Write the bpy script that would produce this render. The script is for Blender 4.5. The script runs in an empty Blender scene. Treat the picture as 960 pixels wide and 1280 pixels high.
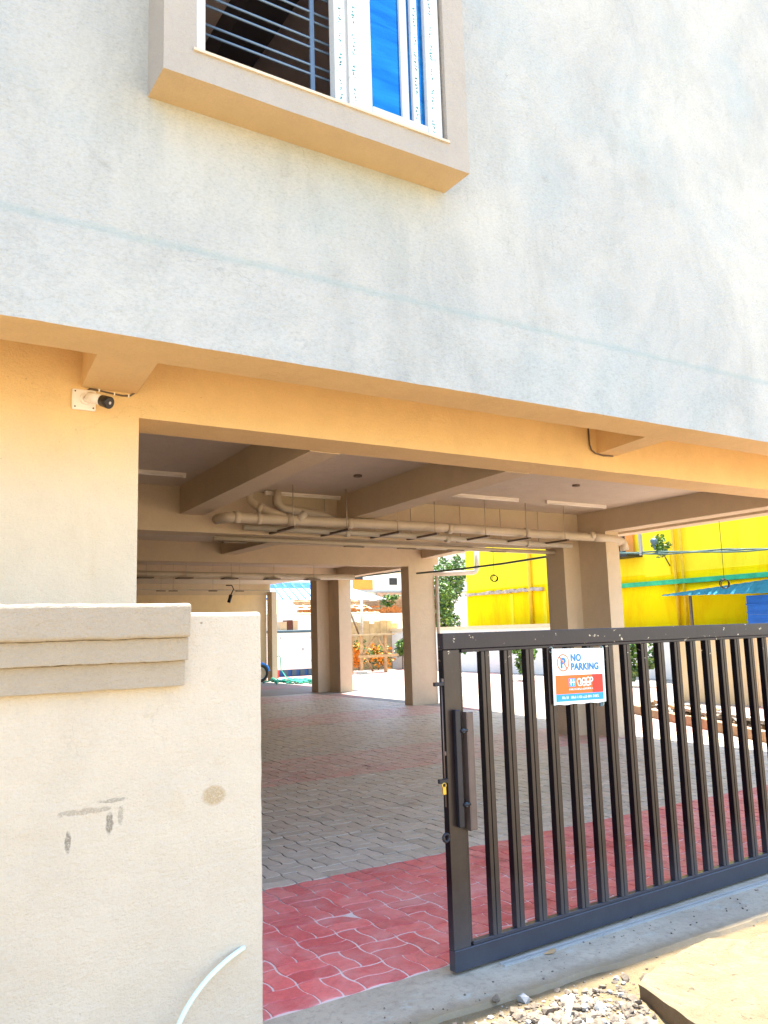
import bpy, bmesh, math, random
from mathutils import Vector, Matrix
from mathutils import noise as mn
random.seed(7)
R = math.radians
S = bpy.context.scene
COL = S.collection

# ------------------------------------------------------------------ camera, sky, sun, exposure
cam_data = bpy.data.cameras.new("camera")
cam = bpy.data.objects.new("camera", cam_data)
COL.objects.link(cam)
S.camera = cam
cam_data.sensor_fit = 'VERTICAL'
cam_data.sensor_height = 24.0
cam_data.lens = 24.0 * 1028.85 / 1280.0
cam_data.clip_start = 0.05
cam_data.clip_end = 3000
_r = Vector((0.84284, -0.53741, -0.02849))
_u = Vector((-0.05330, -0.13603, 0.98927))
_f = Vector((0.53552, 0.83228, 0.14330))
cam.matrix_world = Matrix(((_r.x, _u.x, -_f.x, 0), (_r.y, _u.y, -_f.y, 0), (_r.z, _u.z, -_f.z, 1.55), (0, 0, 0, 1)))

SUN_DIR = Vector((0.20, 0.125, 1.0)).normalized()      # towards the sun
SUN_EL = math.asin(SUN_DIR.z)
SUN_AZ = math.atan2(SUN_DIR.x, SUN_DIR.y)
world = bpy.data.worlds.new("World")
S.world = world
world.use_nodes = True
wn, wl = world.node_tree.nodes, world.node_tree.links
wn.clear()
wo = wn.new('ShaderNodeOutputWorld')
wb = wn.new('ShaderNodeBackground')
sk = wn.new('ShaderNodeTexSky')
sk.sky_type = 'NISHITA'
sk.sun_disc = False
sk.sun_elevation = SUN_EL
sk.sun_rotation = SUN_AZ
sk.air_density = 1.2
sk.dust_density = 0.6
sk.ozone_density = 2.0
wb.inputs['Strength'].default_value = 0.15
wl.new(sk.outputs[0], wb.inputs[0])
wl.new(wb.outputs[0], wo.inputs[0])

sl = bpy.data.lights.new("sun", 'SUN')
sl.energy = 4.6
sl.angle = R(0.55)
sl.color = (1.0, 0.95, 0.86)
so = bpy.data.objects.new("sun", sl)
COL.objects.link(so)
so.rotation_euler = SUN_DIR.to_track_quat('Z', 'Y').to_euler()
so.location = (0, 0, 30)

S.view_settings.view_transform = 'Standard'
S.view_settings.look = 'None'
S.view_settings.exposure = 2.25
S.view_settings.gamma = 1.0
try:
    S.cycles.max_bounces = 10
    S.cycles.diffuse_bounces = 7
    S.cycles.glossy_bounces = 4
    S.cycles.sample_clamp_indirect = 6.0
    S.cycles.use_denoising = True
except Exception:
    pass

# ------------------------------------------------------------------ materials
MATS = {}


def node_mat(name):
    m = bpy.data.materials.new(name)
    m.use_nodes = True
    nt = m.node_tree
    b = nt.nodes['Principled BSDF']
    MATS[name] = m
    return m, nt, b


def ramp(nt, stops, src):
    r = nt.nodes.new('ShaderNodeValToRGB')
    e = r.color_ramp.elements
    while len(e) < len(stops):
        e.new(0.5)
    for i, (p, c) in enumerate(stops):
        e[i].position = p
        e[i].color = (c[0], c[1], c[2], 1) if isinstance(c, (tuple, list)) else (c, c, c, 1)
    nt.links.new(src, r.inputs[0])
    return r.outputs[0]


def noise(nt, scale, detail=6, rough=0.6, vec=None, dist=0.0):
    n = nt.nodes.new('ShaderNodeTexNoise')
    n.inputs['Scale'].default_value = scale
    n.inputs['Detail'].default_value = detail
    n.inputs['Roughness'].default_value = rough
    n.inputs['Distortion'].default_value = dist
    if vec is not None:
        nt.links.new(vec, n.inputs['Vector'])
    return n.outputs['Fac']


def mixc(nt, fac, a, b, mode='MIX'):
    m = nt.nodes.new('ShaderNodeMix')
    m.data_type = 'RGBA'
    m.blend_type = mode
    for sock, v in ((m.inputs[0], fac), (m.inputs[6], a), (m.inputs[7], b)):
        if hasattr(v, 'links') or hasattr(v, 'is_linked'):
            nt.links.new(v, sock)
        elif isinstance(v, (int, float)):
            sock.default_value = v
        else:
            sock.default_value = (v[0], v[1], v[2], 1)
    return m.outputs[2]


def math_n(nt, op, a, b=0.0, clamp=False):
    m = nt.nodes.new('ShaderNodeMath')
    m.operation = op
    m.use_clamp = clamp
    for sock, v in ((m.inputs[0], a), (m.inputs[1], b)):
        if hasattr(v, 'is_linked'):
            nt.links.new(v, sock)
        else:
            sock.default_value = v
    return m.outputs[0]


def pos(nt, scale=(1, 1, 1), kind='world'):
    if kind == 'world':
        src = nt.nodes.new('ShaderNodeNewGeometry').outputs['Position']
    else:
        src = nt.nodes.new('ShaderNodeTexCoord').outputs['Object']
    mp = nt.nodes.new('ShaderNodeMapping')
    mp.inputs['Scale'].default_value = scale
    nt.links.new(src, mp.inputs['Vector'])
    return mp.outputs[0]


def bump(nt, b, height, strength=0.3, dist=0.01):
    n = nt.nodes.new('ShaderNodeBump')
    n.inputs['Strength'].default_value = strength
    n.inputs['Distance'].default_value = dist
    nt.links.new(height, n.inputs['Height'])
    nt.links.new(n.outputs[0], b.inputs['Normal'])


def simple(name, col, rough=0.6, var=0.12, scale=6, metal=0.0, bmp=0.15, bscale=60, kind='world', spec=0.5, coat=0.0):
    m, nt, b = node_mat(name)
    p = pos(nt, kind=kind)
    f = noise(nt, scale, 5, 0.6, p)
    lo = [c * (1 - var) for c in col]
    hi = [min(1, c * (1 + var)) for c in col]
    c = ramp(nt, [(0.3, lo), (0.7, hi)], f)
    nt.links.new(c, b.inputs['Base Color'])
    b.inputs['Roughness'].default_value = rough
    b.inputs['Metallic'].default_value = metal
    b.inputs['Specular IOR Level'].default_value = spec
    b.inputs['Coat Weight'].default_value = coat
    if bmp:
        bump(nt, b, noise(nt, bscale, 4, 0.6, p), bmp, 0.004)
    return m


def gauss_spot(nt, p, cx, cz, rx, rz, wob=0.3, scale=25):
    """mask of a stain centred at world (cx, cz) on a wall that faces -Y"""
    sep = nt.nodes.new('ShaderNodeSeparateXYZ')
    nt.links.new(p, sep.inputs[0])
    dx = math_n(nt, 'DIVIDE', math_n(nt, 'SUBTRACT', sep.outputs[0], cx), rx)
    dz = math_n(nt, 'DIVIDE', math_n(nt, 'SUBTRACT', sep.outputs[2], cz), rz)
    d = math_n(nt, 'ADD', math_n(nt, 'MULTIPLY', dx, dx), math_n(nt, 'MULTIPLY', dz, dz))
    n = math_n(nt, 'MULTIPLY', math_n(nt, 'SUBTRACT', noise(nt, scale, 5, 0.7, p), 0.5), wob * 6)
    d = math_n(nt, 'ADD', d, n)
    r = nt.nodes.new('ShaderNodeMapRange')
    r.inputs[1].default_value = 0.6
    r.inputs[2].default_value = 1.25
    r.inputs[3].default_value = 1.0
    r.inputs[4].default_value = 0.0
    nt.links.new(d, r.inputs[0])
    return r.outputs[0]


def paint_mat(name, col, var=0.07, rough=0.75, grain=0.5, stains=(), below_glow=None):
    """cement plaster under emulsion paint: sand grain, trowel waves, faint dirt"""
    m, nt, b = node_mat(name)
    p = pos(nt)
    big = noise(nt, 0.9, 6, 0.65, p, 0.4)
    mid = noise(nt, 5, 6, 0.7, p)
    c = ramp(nt, [(0.3, [x * (1 - var) for x in col]), (0.7, [min(1, x * (1 + var * 0.6)) for x in col])], big)
    if below_glow:
        # warm bounce glow under the overhang put into the colour, fading paler below
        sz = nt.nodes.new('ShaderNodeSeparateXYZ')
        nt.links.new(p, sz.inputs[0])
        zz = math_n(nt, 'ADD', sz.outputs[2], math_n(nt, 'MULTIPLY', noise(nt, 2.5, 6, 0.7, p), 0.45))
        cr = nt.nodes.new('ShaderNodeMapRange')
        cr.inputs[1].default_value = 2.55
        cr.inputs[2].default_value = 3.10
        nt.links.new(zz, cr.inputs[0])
        c = mixc(nt, cr.outputs[0], below_glow, c)
    c2 = ramp(nt, [(0.25, 0.93), (0.6, 1.0)], mid)
    c = mixc(nt, 1.0, c, c2, 'MULTIPLY')
    c3 = ramp(nt, [(0.30, 0.90), (0.5, 1.0), (0.72, 1.03)], noise(nt, 75, 5, 0.8, pos(nt, (1, 1, 1.6))))
    c = mixc(nt, 1.0, c, c3, 'MULTIPLY')
    vo = nt.nodes.new('ShaderNodeTexVoronoi')
    vo.feature = 'DISTANCE_TO_EDGE'
    vo.inputs['Scale'].default_value = 0.8
    va = nt.nodes.new('ShaderNodeVectorMath')
    nz = nt.nodes.new('ShaderNodeTexNoise')
    nz.inputs['Scale'].default_value = 3.0
    nz.inputs['Detail'].default_value = 8
    nt.links.new(p, nz.inputs['Vector'])
    nt.links.new(p, va.inputs[0])
    nt.links.new(nz.outputs['Color'], va.inputs[1])
    nt.links.new(va.outputs[0], vo.inputs['Vector'])
    ck = math_n(nt, 'MULTIPLY', ramp(nt, [(0.001, 0.22), (0.003, 0.0)], vo.outputs['Distance']), ramp(nt, [(0.54, 0.0), (0.60, 1.0)], noise(nt, 1.6, 4, 0.6, p)))
    c = mixc(nt, ck, c, [x * 0.45 for x in col])
    blot = ramp(nt, [(0.50, 0.0), (0.66, 0.22)], noise(nt, 2.4, 8, 0.78, pos(nt, (1, 1, 0.5)), 0.8))
    c = mixc(nt, blot, c, [x * 0.80 for x in col])
    sp = ramp(nt, [(0.735, 0.0), (0.76, 0.35)], noise(nt, 40, 2, 0.5, p))
    c = mixc(nt, sp, c, (0.32, 0.25, 0.17))
    for (cx, cz, rx, rz, sc, amt, wob, ns) in stains:
        mk = gauss_spot(nt, p, cx, cz, rx, rz, wob, ns)
        mk = math_n(nt, 'MULTIPLY', mk, ramp(nt, [(0.36, 0.3), (0.52, 1.0)], noise(nt, 130, 4, 0.8, p)))
        mk = math_n(nt, 'MULTIPLY', mk, amt)
        c = mixc(nt, mk, c, sc)
    nt.links.new(c, b.inputs['Base Color'])
    b.inputs['Roughness'].default_value = rough
    b.inputs['Specular IOR Level'].default_value = 0.3
    g = noise(nt, 110, 4, 0.8, p)
    t = noise(nt, 34, 6, 0.75, pos(nt, (1, 1, 1.5)))
    w = noise(nt, 6, 4, 0.6, p)
    h = math_n(nt, 'ADD', math_n(nt, 'MULTIPLY', g, 0.6), math_n(nt, 'MULTIPLY', t, 0.9))
    h = math_n(nt, 'ADD', h, math_n(nt, 'MULTIPLY', w, 1.6))
    bump(nt, b, h, min(1.0, grain * 1.3), 0.012)
    return m


CREAM = (0.78, 0.61, 0.38)
paint_mat('cream_paint', CREAM)
paint_mat('soffit_paint', (0.82, 0.595, 0.30))
paint_mat('bounce_glow_paint', (0.82, 0.595, 0.30), below_glow=(0.78, 0.655, 0.465))
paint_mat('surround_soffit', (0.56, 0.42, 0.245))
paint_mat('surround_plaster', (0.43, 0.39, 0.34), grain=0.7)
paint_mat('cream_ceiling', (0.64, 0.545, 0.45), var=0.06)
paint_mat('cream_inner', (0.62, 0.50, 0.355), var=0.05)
paint_mat('ledge_paint', (0.46, 0.38, 0.285), var=0.05, grain=0.8)
paint_mat('wall_paint', (0.70, 0.60, 0.47), var=0.06, grain=0.8, stains=[
    (0.640, 0.884, 0.010, 0.034, (0.15, 0.125, 0.095), 0.75, 0.45, 50),
    (0.775, 0.925, 0.013, 0.036, (0.15, 0.125, 0.095), 0.75, 0.45, 50),
    (0.812, 0.945, 0.010, 0.030, (0.30, 0.26, 0.2), 0.6, 0.40, 90),
    (0.700, 0.975, 0.095, 0.010, (0.25, 0.2, 0.15), 0.5, 1.0, 30),
    (0.785, 1.000, 0.050, 0.007, (0.2, 0.17, 0.13), 0.55, 1.0, 34),
    (1.150, 0.970, 0.045, 0.036, (0.42, 0.28, 0.12), 0.7, 0.12, 40),
    (1.010, 0.955, 0.03, 0.06, (0.62, 0.5, 0.34), 0.3, 0.4, 30),
    (1.10, 1.60, 0.006, 0.004, (0.2, 0.15, 0.1), 0.7, 0.3, 90),
])


def facade_mat():
    m, nt, b = node_mat('facade_plaster')
    p = pos(nt)
    pst = pos(nt, (1.0, 1.0, 0.35))
    big = noise(nt, 0.55, 7, 0.7, p, 0.8)
    st = noise(nt, 2.2, 8, 0.75, pst, 0.5)
    c = ramp(nt, [(0.28, (0.40, 0.42, 0.42)), (0.5, (0.49, 0.495, 0.475)), (0.72, (0.58, 0.573, 0.53))], big)
    c2 = ramp(nt, [(0.25, (0.80, 0.81, 0.80)), (0.5, (0.96, 0.965, 0.96)), (0.7, (1, 1, 1))], st)
    c = mixc(nt, 1.0, c, c2, 'MULTIPLY')
    tint = noise(nt, 0.8, 4, 0.6, p)
    tm = ramp(nt, [(0.48, 0.0), (0.70, 0.45)], tint)
    c = mixc(nt, tm, c, (0.38, 0.46, 0.49))
    fine = ramp(nt, [(0.30, 0.74), (0.5, 0.97), (0.7, 1.06)], noise(nt, 42, 7, 0.82, pos(nt, (1, 1, 1.8))))
    c = mixc(nt, 1.0, c, fine, 'MULTIPLY')
    patch = ramp(nt, [(0.50, 0.0), (0.56, 0.16)], noise(nt, 1.7, 3, 0.5, pos(nt, (1, 1, 0.7)), 1.5))
    c = mixc(nt, patch, c, (0.56, 0.55, 0.515))
    sc = ramp(nt, [(0.56, 0.0), (0.68, 0.40)], noise(nt, 9, 8, 0.8, p, 1.0))
    c = mixc(nt, sc, c, (0.30, 0.29, 0.265))
    vo = nt.nodes.new('ShaderNodeTexVoronoi')
    vo.feature = 'DISTANCE_TO_EDGE'
    vo.inputs['Scale'].default_value = 0.9
    wv = nt.nodes.new('ShaderNodeVectorMath')
    wv.operation = 'ADD'
    nz = nt.nodes.new('ShaderNodeTexNoise')
    nz.inputs['Scale'].default_value = 2.5
    nz.inputs['Detail'].default_value = 8
    nt.links.new(p, nz.inputs['Vector'])
    nt.links.new(p, wv.inputs[0])
    nt.links.new(nz.outputs['Color'], wv.inputs[1])
    nt.links.new(wv.outputs[0], vo.inputs['Vector'])
    ck = ramp(nt, [(0.0015, 0.55), (0.004, 0.0)], vo.outputs['Distance'])
    ck = math_n(nt, 'MULTIPLY', ck, ramp(nt, [(0.52, 0.0), (0.60, 1.0)], noise(nt, 1.3, 4, 0.6, p)))
    c = mixc(nt, ck, c, (0.26, 0.26, 0.25))
    # pale green-blue line where the two plaster coats meet
    sep = nt.nodes.new('ShaderNodeSeparateXYZ')
    nt.links.new(p, sep.inputs[0])
    zz = math_n(nt, 'ADD', sep.outputs[2], math_n(nt, 'MULTIPLY', math_n(nt, 'SUBTRACT', noise(nt, 5, 6, 0.75, p), 0.5), 0.07))
    d = math_n(nt, 'ABSOLUTE', math_n(nt, 'SUBTRACT', zz, 3.556))
    ln = nt.nodes.new('ShaderNodeMapRange')
    ln.inputs[1].default_value = 0.006
    ln.inputs[2].default_value = 0.034
    ln.inputs[3].default_value = 0.30
    ln.inputs[4].default_value = 0.0
    nt.links.new(d, ln.inputs[0])
    c = mixc(nt, ln.outputs[0], c, (0.26, 0.37, 0.38))
    nt.links.new(c, b.inputs['Base Color'])
    b.inputs['Roughness'].default_value = 0.85
    b.inputs['Specular IOR Level'].default_value = 0.2
    g = noise(nt, 90, 4, 0.8, p)
    t = noise(nt, 26, 8, 0.78, pos(nt, (1, 1, 1.8)))
    w = noise(nt, 4, 4, 0.6, p)
    h = math_n(nt, 'ADD', math_n(nt, 'MULTIPLY', g, 0.4), math_n(nt, 'MULTIPLY', t, 0.8))
    h = math_n(nt, 'ADD', h, math_n(nt, 'MULTIPLY', w, 1.5))
    bump(nt, b, h, 1.0, 0.014)


facade_mat()


def paver_mat(name, lo, hi, dust, dustamt):
    m, nt, b = node_mat(name)
    p = pos(nt)
    geo = nt.nodes.new('ShaderNodeNewGeometry')
    oi = nt.nodes.new('ShaderNodeObjectInfo')
    rnd = math_n(nt, 'FRACT', math_n(nt, 'ADD', geo.outputs['Random Per Island'], oi.outputs['Random']))
    base = ramp(nt, [(0.0, lo), (1.0, hi)], rnd)
    n1 = ramp(nt, [(0.28, 0.72), (0.7, 1.15)], noise(nt, 22, 8, 0.8, p))
    base = mixc(nt, 1.0, base, n1, 'MULTIPLY')
    dm = math_n(nt, 'MULTIPLY', ramp(nt, [(0.42, 0.0), (0.72, 1.0)], noise(nt, 2.3, 7, 0.72, p, 0.6)), dustamt)
    base = mixc(nt, dm, base, dust)
    sepy = nt.nodes.new('ShaderNodeSeparateXYZ')
    nt.links.new(p, sepy.inputs[0])
    gy = nt.nodes.new('ShaderNodeMapRange')
    gy.inputs[1].default_value = 6.5
    gy.inputs[2].default_value = 9.5
    gy.inputs[4].default_value = 0.86
    nt.links.new(math_n(nt, 'ADD', sepy.outputs[1], math_n(nt, 'MULTIPLY', noise(nt, 0.8, 5, 0.7, p), 2.0)), gy.inputs[0])
    base = mixc(nt, math_n(nt, 'MULTIPLY', gy.outputs[0], ramp(nt, [(0.3, 0.6), (0.6, 1.0)], noise(nt, 5, 5, 0.7, p))), base, (0.60, 0.51, 0.41))
    dk = math_n(nt, 'MULTIPLY', ramp(nt, [(0.585, 0.0), (0.68, 1.0)], noise(nt, 1.5, 7, 0.72, p, 0.8)), 0.6)
    base = mixc(nt, dk, base, [x * 0.45 for x in lo])
    nt.links.new(base, b.inputs['Base Color'])
    rv = nt.nodes.new('ShaderNodeMapRange')
    rv.inputs[3].default_value = 0.36
    rv.inputs[4].default_value = 0.66
    nt.links.new(noise(nt, 3, 6, 0.7, p), rv.inputs[0])
    nt.links.new(rv.outputs[0], b.inputs['Roughness'])
    h = math_n(nt, 'ADD', noise(nt, 150, 4, 0.7, p), math_n(nt, 'MULTIPLY', noise(nt, 20, 4, 0.6, p), 1.2))
    bump(nt, b, h, 0.5, 0.003)


paver_mat('paver_red', (0.58, 0.090, 0.095), (0.78, 0.165, 0.155), (0.74, 0.46, 0.42), 0.55)
paver_mat('paver_grey', (0.44, 0.38, 0.29), (0.60, 0.52, 0.41), (0.66, 0.58, 0.48), 0.5)


def bed_mat():
    """jointing: pale cement slurry by the gate, dark silt further in"""
    m, nt, b = node_mat('joint_sand')
    p = pos(nt)
    sep = nt.nodes.new('ShaderNodeSeparateXYZ')
    nt.links.new(p, sep.inputs[0])
    y = math_n(nt, 'ADD', sep.outputs[1], math_n(nt, 'MULTIPLY', noise(nt, 2.0, 5, 0.7, p), 2.4))
    r = nt.nodes.new('ShaderNodeMapRange')
    r.inputs[1].default_value = 5.6
    r.inputs[2].default_value = 6.6
    nt.links.new(y, r.inputs[0])
    c = mixc(nt, r.outputs[0], (0.72, 0.60, 0.55), (0.07, 0.06, 0.05))
    nt.links.new(c, b.inputs['Base Color'])
    b.inputs['Roughness'].default_value = 0.9


bed_mat()


def far_paving_mat():
    m, nt, b = node_mat('far_paving')
    p = pos(nt)
    br = nt.nodes.new('ShaderNodeTexBrick')
    br.inputs['Scale'].default_value = 1.0
    br.inputs['Brick Width'].default_value = 0.226
    br.inputs['Row Height'].default_value = 0.113
    br.inputs['Mortar Size'].default_value = 0.006
    br.inputs['Color1'].default_value = (0.24, 0.215, 0.185, 1)
    br.inputs['Color2'].default_value = (0.31, 0.275, 0.235, 1)
    br.inputs['Mortar'].default_value = (0.16, 0.14, 0.12, 1)
    nt.links.new(p, br.inputs['Vector'])
    sep = nt.nodes.new('ShaderNodeSeparateXYZ')
    nt.links.new(p, sep.inputs[0])
    band = math_n(nt, 'PINGPONG', math_n(nt, 'SUBTRACT', sep.outputs[1], 20.37), 2.37)
    bm_ = math_n(nt, 'GREATER_THAN', band, 1.6)
    c = mixc(nt, math_n(nt, 'MULTIPLY', bm_, 0.75), br.outputs[0], (0.42, 0.16, 0.14))
    d = math_n(nt, 'MULTIPLY', ramp(nt, [(0.35, 0.0), (0.65, 1.0)], noise(nt, 1.2, 6, 0.7, p)), 0.6)
    c = mixc(nt, d, c, (0.36, 0.325, 0.28))
    nt.links.new(c, b.inputs['Base Color'])
    b.inputs['Roughness'].default_value = 0.7
    bump(nt, b, noise(nt, 40, 4, 0.6, p), 0.3, 0.004)


far_paving_mat()


def ground_mat(name='sandy_ground', kk=1.0):
    m, nt, b = node_mat(name)
    p = pos(nt)
    c = ramp(nt, [(0.25, [q * kk for q in (0.24, 0.165, 0.08)]), (0.5, [q * kk for q in (0.40, 0.29, 0.145)]), (0.75, [q * kk for q in (0.50, 0.39, 0.22)])], noise(nt, 3.5, 9, 0.75, p, 0.5))
    g = ramp(nt, [(0.62, 0.0), (0.72, 0.55)], noise(nt, 45, 5, 0.7, p))
    c = mixc(nt, g, c, [q * kk for q in (0.22, 0.17, 0.11)])
    v = nt.nodes.new('ShaderNodeTexVoronoi')
    v.inputs['Scale'].default_value = 60
    nt.links.new(p, v.inputs['Vector'])
    vm = ramp(nt, [(0.12, 0.4), (0.22, 0.0)], v.outputs['Distance'])
    c = mixc(nt, vm, c, [q * kk for q in (0.45, 0.40, 0.33)])
    nt.links.new(c, b.inputs['Base Color'])
    b.inputs['Roughness'].default_value = 0.95
    h = math_n(nt, 'ADD', noise(nt, 90, 5, 0.75, p), math_n(nt, 'MULTIPLY', noise(nt, 14, 6, 0.7, p), 2.0))
    bump(nt, b, h, 0.9, 0.012)


ground_mat()
ground_mat('verge_sand', 0.55)


def concrete_mat(name, lo, hi, blue=0.0):
    m, nt, b = node_mat(name)
    p = pos(nt)
    c = ramp(nt, [(0.3, lo), (0.7, hi)], noise(nt, 2.2, 9, 0.72, p, 0.8))
    k = ramp(nt, [(0.56, 0.0), (0.68, 0.45)], noise(nt, 6.5, 8, 0.75, p, 0.8))
    c = mixc(nt, k, c, [x * 0.62 for x in lo])
    if blue:
        k2 = ramp(nt, [(0.58, 0.0), (0.68, blue)], noise(nt, 4.1, 7, 0.7, pos(nt, (1, 1.7, 1)), 0.4))
        c = mixc(nt, k2, c, (0.42, 0.58, 0.60))
    if blue:
        # road sand trodden over the outer edge
        sp = nt.nodes.new('ShaderNodeSeparateXYZ')
        nt.links.new(p, sp.inputs[0])
        ed = math_n(nt, 'ADD', math_n(nt, 'ADD', sp.outputs[1], math_n(nt, 'MULTIPLY', sp.outputs[0], 0.05)), math_n(nt, 'MULTIPLY', noise(nt, 7, 8, 0.8, p), -0.22))
        er = nt.nodes.new('ShaderNodeMapRange')
        er.inputs[1].default_value = 2.93
        er.inputs[2].default_value = 3.03
        er.inputs[3].default_value = 0.85
        er.inputs[4].default_value = 0.0
        nt.links.new(ed, er.inputs[0])
        c = mixc(nt, er.outputs[0], c, (0.26, 0.19, 0.10))
        dirt = ramp(nt, [(0.50, 0.0), (0.62, 0.55)], noise(nt, 24, 8, 0.8, p))
        c = mixc(nt, dirt, c, (0.24, 0.20, 0.15))
    nt.links.new(c, b.inputs['Base Color'])
    b.inputs['Roughness'].default_value = 0.82
    h = math_n(nt, 'ADD', noise(nt, 140, 4, 0.7, p), math_n(nt, 'MULTIPLY', noise(nt, 18, 5, 0.65, p), 1.6))
    bump(nt, b, h, 0.6, 0.006)


concrete_mat('threshold_concrete', (0.34, 0.285, 0.21), (0.50, 0.43, 0.32), 0.25)


def slab_mat():
    m, nt, b = node_mat('slab_stone')
    p = pos(nt)
    c = ramp(nt, [(0.25, (0.19, 0.145, 0.075)), (0.5, (0.29, 0.23, 0.125)), (0.75, (0.38, 0.32, 0.20))], noise(nt, 5, 10, 0.78, p, 1.2))
    k = ramp(nt, [(0.60, 0.0), (0.66, 0.65)], noise(nt, 16, 6, 0.75, p, 0.6))
    c = mixc(nt, k, c, (0.075, 0.052, 0.028))
    v = nt.nodes.new('ShaderNodeTexVoronoi')
    v.inputs['Scale'].default_value = 85
    nt.links.new(p, v.inputs['Vector'])
    c = mixc(nt, ramp(nt, [(0.10, 0.6), (0.2, 0.0)], v.outputs['Distance']), c, (0.07, 0.055, 0.035))
    nt.links.new(c, b.inputs['Base Color'])
    b.inputs['Roughness'].default_value = 0.9
    h = math_n(nt, 'ADD', noise(nt, 70, 6, 0.8, p), math_n(nt, 'MULTIPLY', noise(nt, 9, 6, 0.7, p), 2.5))
    bump(nt, b, h, 1.0, 0.02)


slab_mat()
concrete_mat('slab_edge', (0.10, 0.06, 0.03), (0.20, 0.13, 0.06))
concrete_mat('rubble', (0.12, 0.09, 0.06), (0.24, 0.195, 0.145))
concrete_mat('grey_concrete', (0.32, 0.31, 0.29), (0.45, 0.44, 0.41))


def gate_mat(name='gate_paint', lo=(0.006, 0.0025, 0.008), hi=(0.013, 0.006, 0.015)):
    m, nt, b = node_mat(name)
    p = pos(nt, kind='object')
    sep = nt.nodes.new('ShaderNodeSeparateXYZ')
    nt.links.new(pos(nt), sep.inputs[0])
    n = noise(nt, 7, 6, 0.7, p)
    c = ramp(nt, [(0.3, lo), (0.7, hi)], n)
    # dust that has settled towards the foot of the gate
    zz = math_n(nt, 'ADD', sep.outputs[2], math_n(nt, 'MULTIPLY', noise(nt, 9, 6, 0.75, pos(nt)), 0.25))
    r = nt.nodes.new('ShaderNodeMapRange')
    r.inputs[1].default_value = 0.52
    r.inputs[2].default_value = 0.10
    r.inputs[3].default_value = 0.0
    r.inputs[4].default_value = 0.42
    nt.links.new(zz, r.inputs[0])
    c = mixc(nt, r.outputs[0], c, (0.13, 0.15, 0.18))
    sc = ramp(nt, [(0.655, 0.0), (0.68, 0.9)], noise(nt, 26, 4, 0.65, pos(nt, (1, 1, 1.2))))
    c = mixc(nt, math_n(nt, 'MULTIPLY', sc, math_n(nt, 'GREATER_THAN', sep.outputs[2], 1.35)), c, (0.6, 0.52, 0.4))
    nt.links.new(c, b.inputs['Base Color'])
    rr = nt.nodes.new('ShaderNodeMapRange')
    rr.inputs[3].default_value = 0.24
    rr.inputs[4].default_value = 0.38
    nt.links.new(noise(nt, 12, 5, 0.7, p), rr.inputs[0])
    nt.links.new(rr.outputs[0], b.inputs['Roughness'])
    b.inputs['Metallic'].default_value = 0.15
    b.inputs['Specular IOR Level'].default_value = 0.5 if name != 'gate_shade_side' else 0.22
    b.inputs['Coat Weight'].default_value = 0.0
    b.inputs['Coat Roughness'].default_value = 0.25
    bump(nt, b, noise(nt, 28, 5, 0.7, pos(nt, (1, 1, 0.35))), 0.22, 0.004)


gate_mat()
gate_mat('gate_lit_front', (0.022, 0.013, 0.013), (0.040, 0.027, 0.023))  # paler copy for lit fronts; bar light and shade are put into colour
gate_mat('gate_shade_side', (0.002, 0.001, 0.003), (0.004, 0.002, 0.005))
simple('black_steel', (0.018, 0.018, 0.028), 0.35, 0.2, 10, 0.4, 0.15, kind='object')
simple('brown_steel', (0.12, 0.085, 0.075), 0.45, 0.2, 10, 0.3, 0.2, kind='object')
simple('zinc', (0.45, 0.47, 0.50), 0.35, 0.15, 12, 0.9, 0.1, kind='object')
simple('brass', (0.60, 0.40, 0.08), 0.3, 0.12, 12, 0.9, 0.1, kind='object')
simple('grille_paint', (0.13, 0.20, 0.30), 0.4, 0.1, 10, 0.2, 0.1)
simple('print_green', (0.015, 0.27, 0.27), 0.5, 0.1, 10, 0, 0.0)
simple('upvc_white', (0.56, 0.58, 0.59), 0.3, 0.03, 10, 0.0, 0.0)
simple('pvc_pipe', (0.52, 0.44, 0.345), 0.4, 0.08, 5, 0.0, 0.05)
simple('pvc_white', (0.50, 0.45, 0.38), 0.4, 0.05, 5, 0.0, 0.05)
simple('rod_pale', (0.42, 0.35, 0.28), 0.5, 0.1, 10, 0.2, 0.0)
simple('rod_steel', (0.17, 0.13, 0.10), 0.5, 0.2, 10, 0.7, 0.1)
simple('black_plastic', (0.012, 0.012, 0.014), 0.35, 0.2, 10, 0, 0.0)
simple('camera_white', (0.88, 0.84, 0.78), 0.35, 0.03, 10, 0, 0.0)
simple('lamp_white', (0.82, 0.76, 0.70), 0.4, 0.03, 10, 0, 0.0)


def yellow_mat(name, col, stain, amt):
    m, nt, b = node_mat(name)
    p = pos(nt)
    st = noise(nt, 1.3, 7, 0.75, pos(nt, (1, 1, 0.28)), 0.4)
    k = math_n(nt, 'MULTIPLY', ramp(nt, [(0.46, 0.0), (0.68, 1.0)], st), amt)
    c = mixc(nt, k, col, stain)
    k2 = math_n(nt, 'MULTIPLY', ramp(nt, [(0.60, 0.0), (0.70, 1.0)], noise(nt, 5, 6, 0.75, p)), 0.25)
    c = mixc(nt, k2, c, (0.45, 0.30, 0.08))
    nt.links.new(c, b.inputs['Base Color'])
    b.inputs['Roughness'].default_value = 0.9
    b.inputs['Specular IOR Level'].default_value = 0.05
    bump(nt, b, noise(nt, 20, 5, 0.7, p), 0.5, 0.01)


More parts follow.
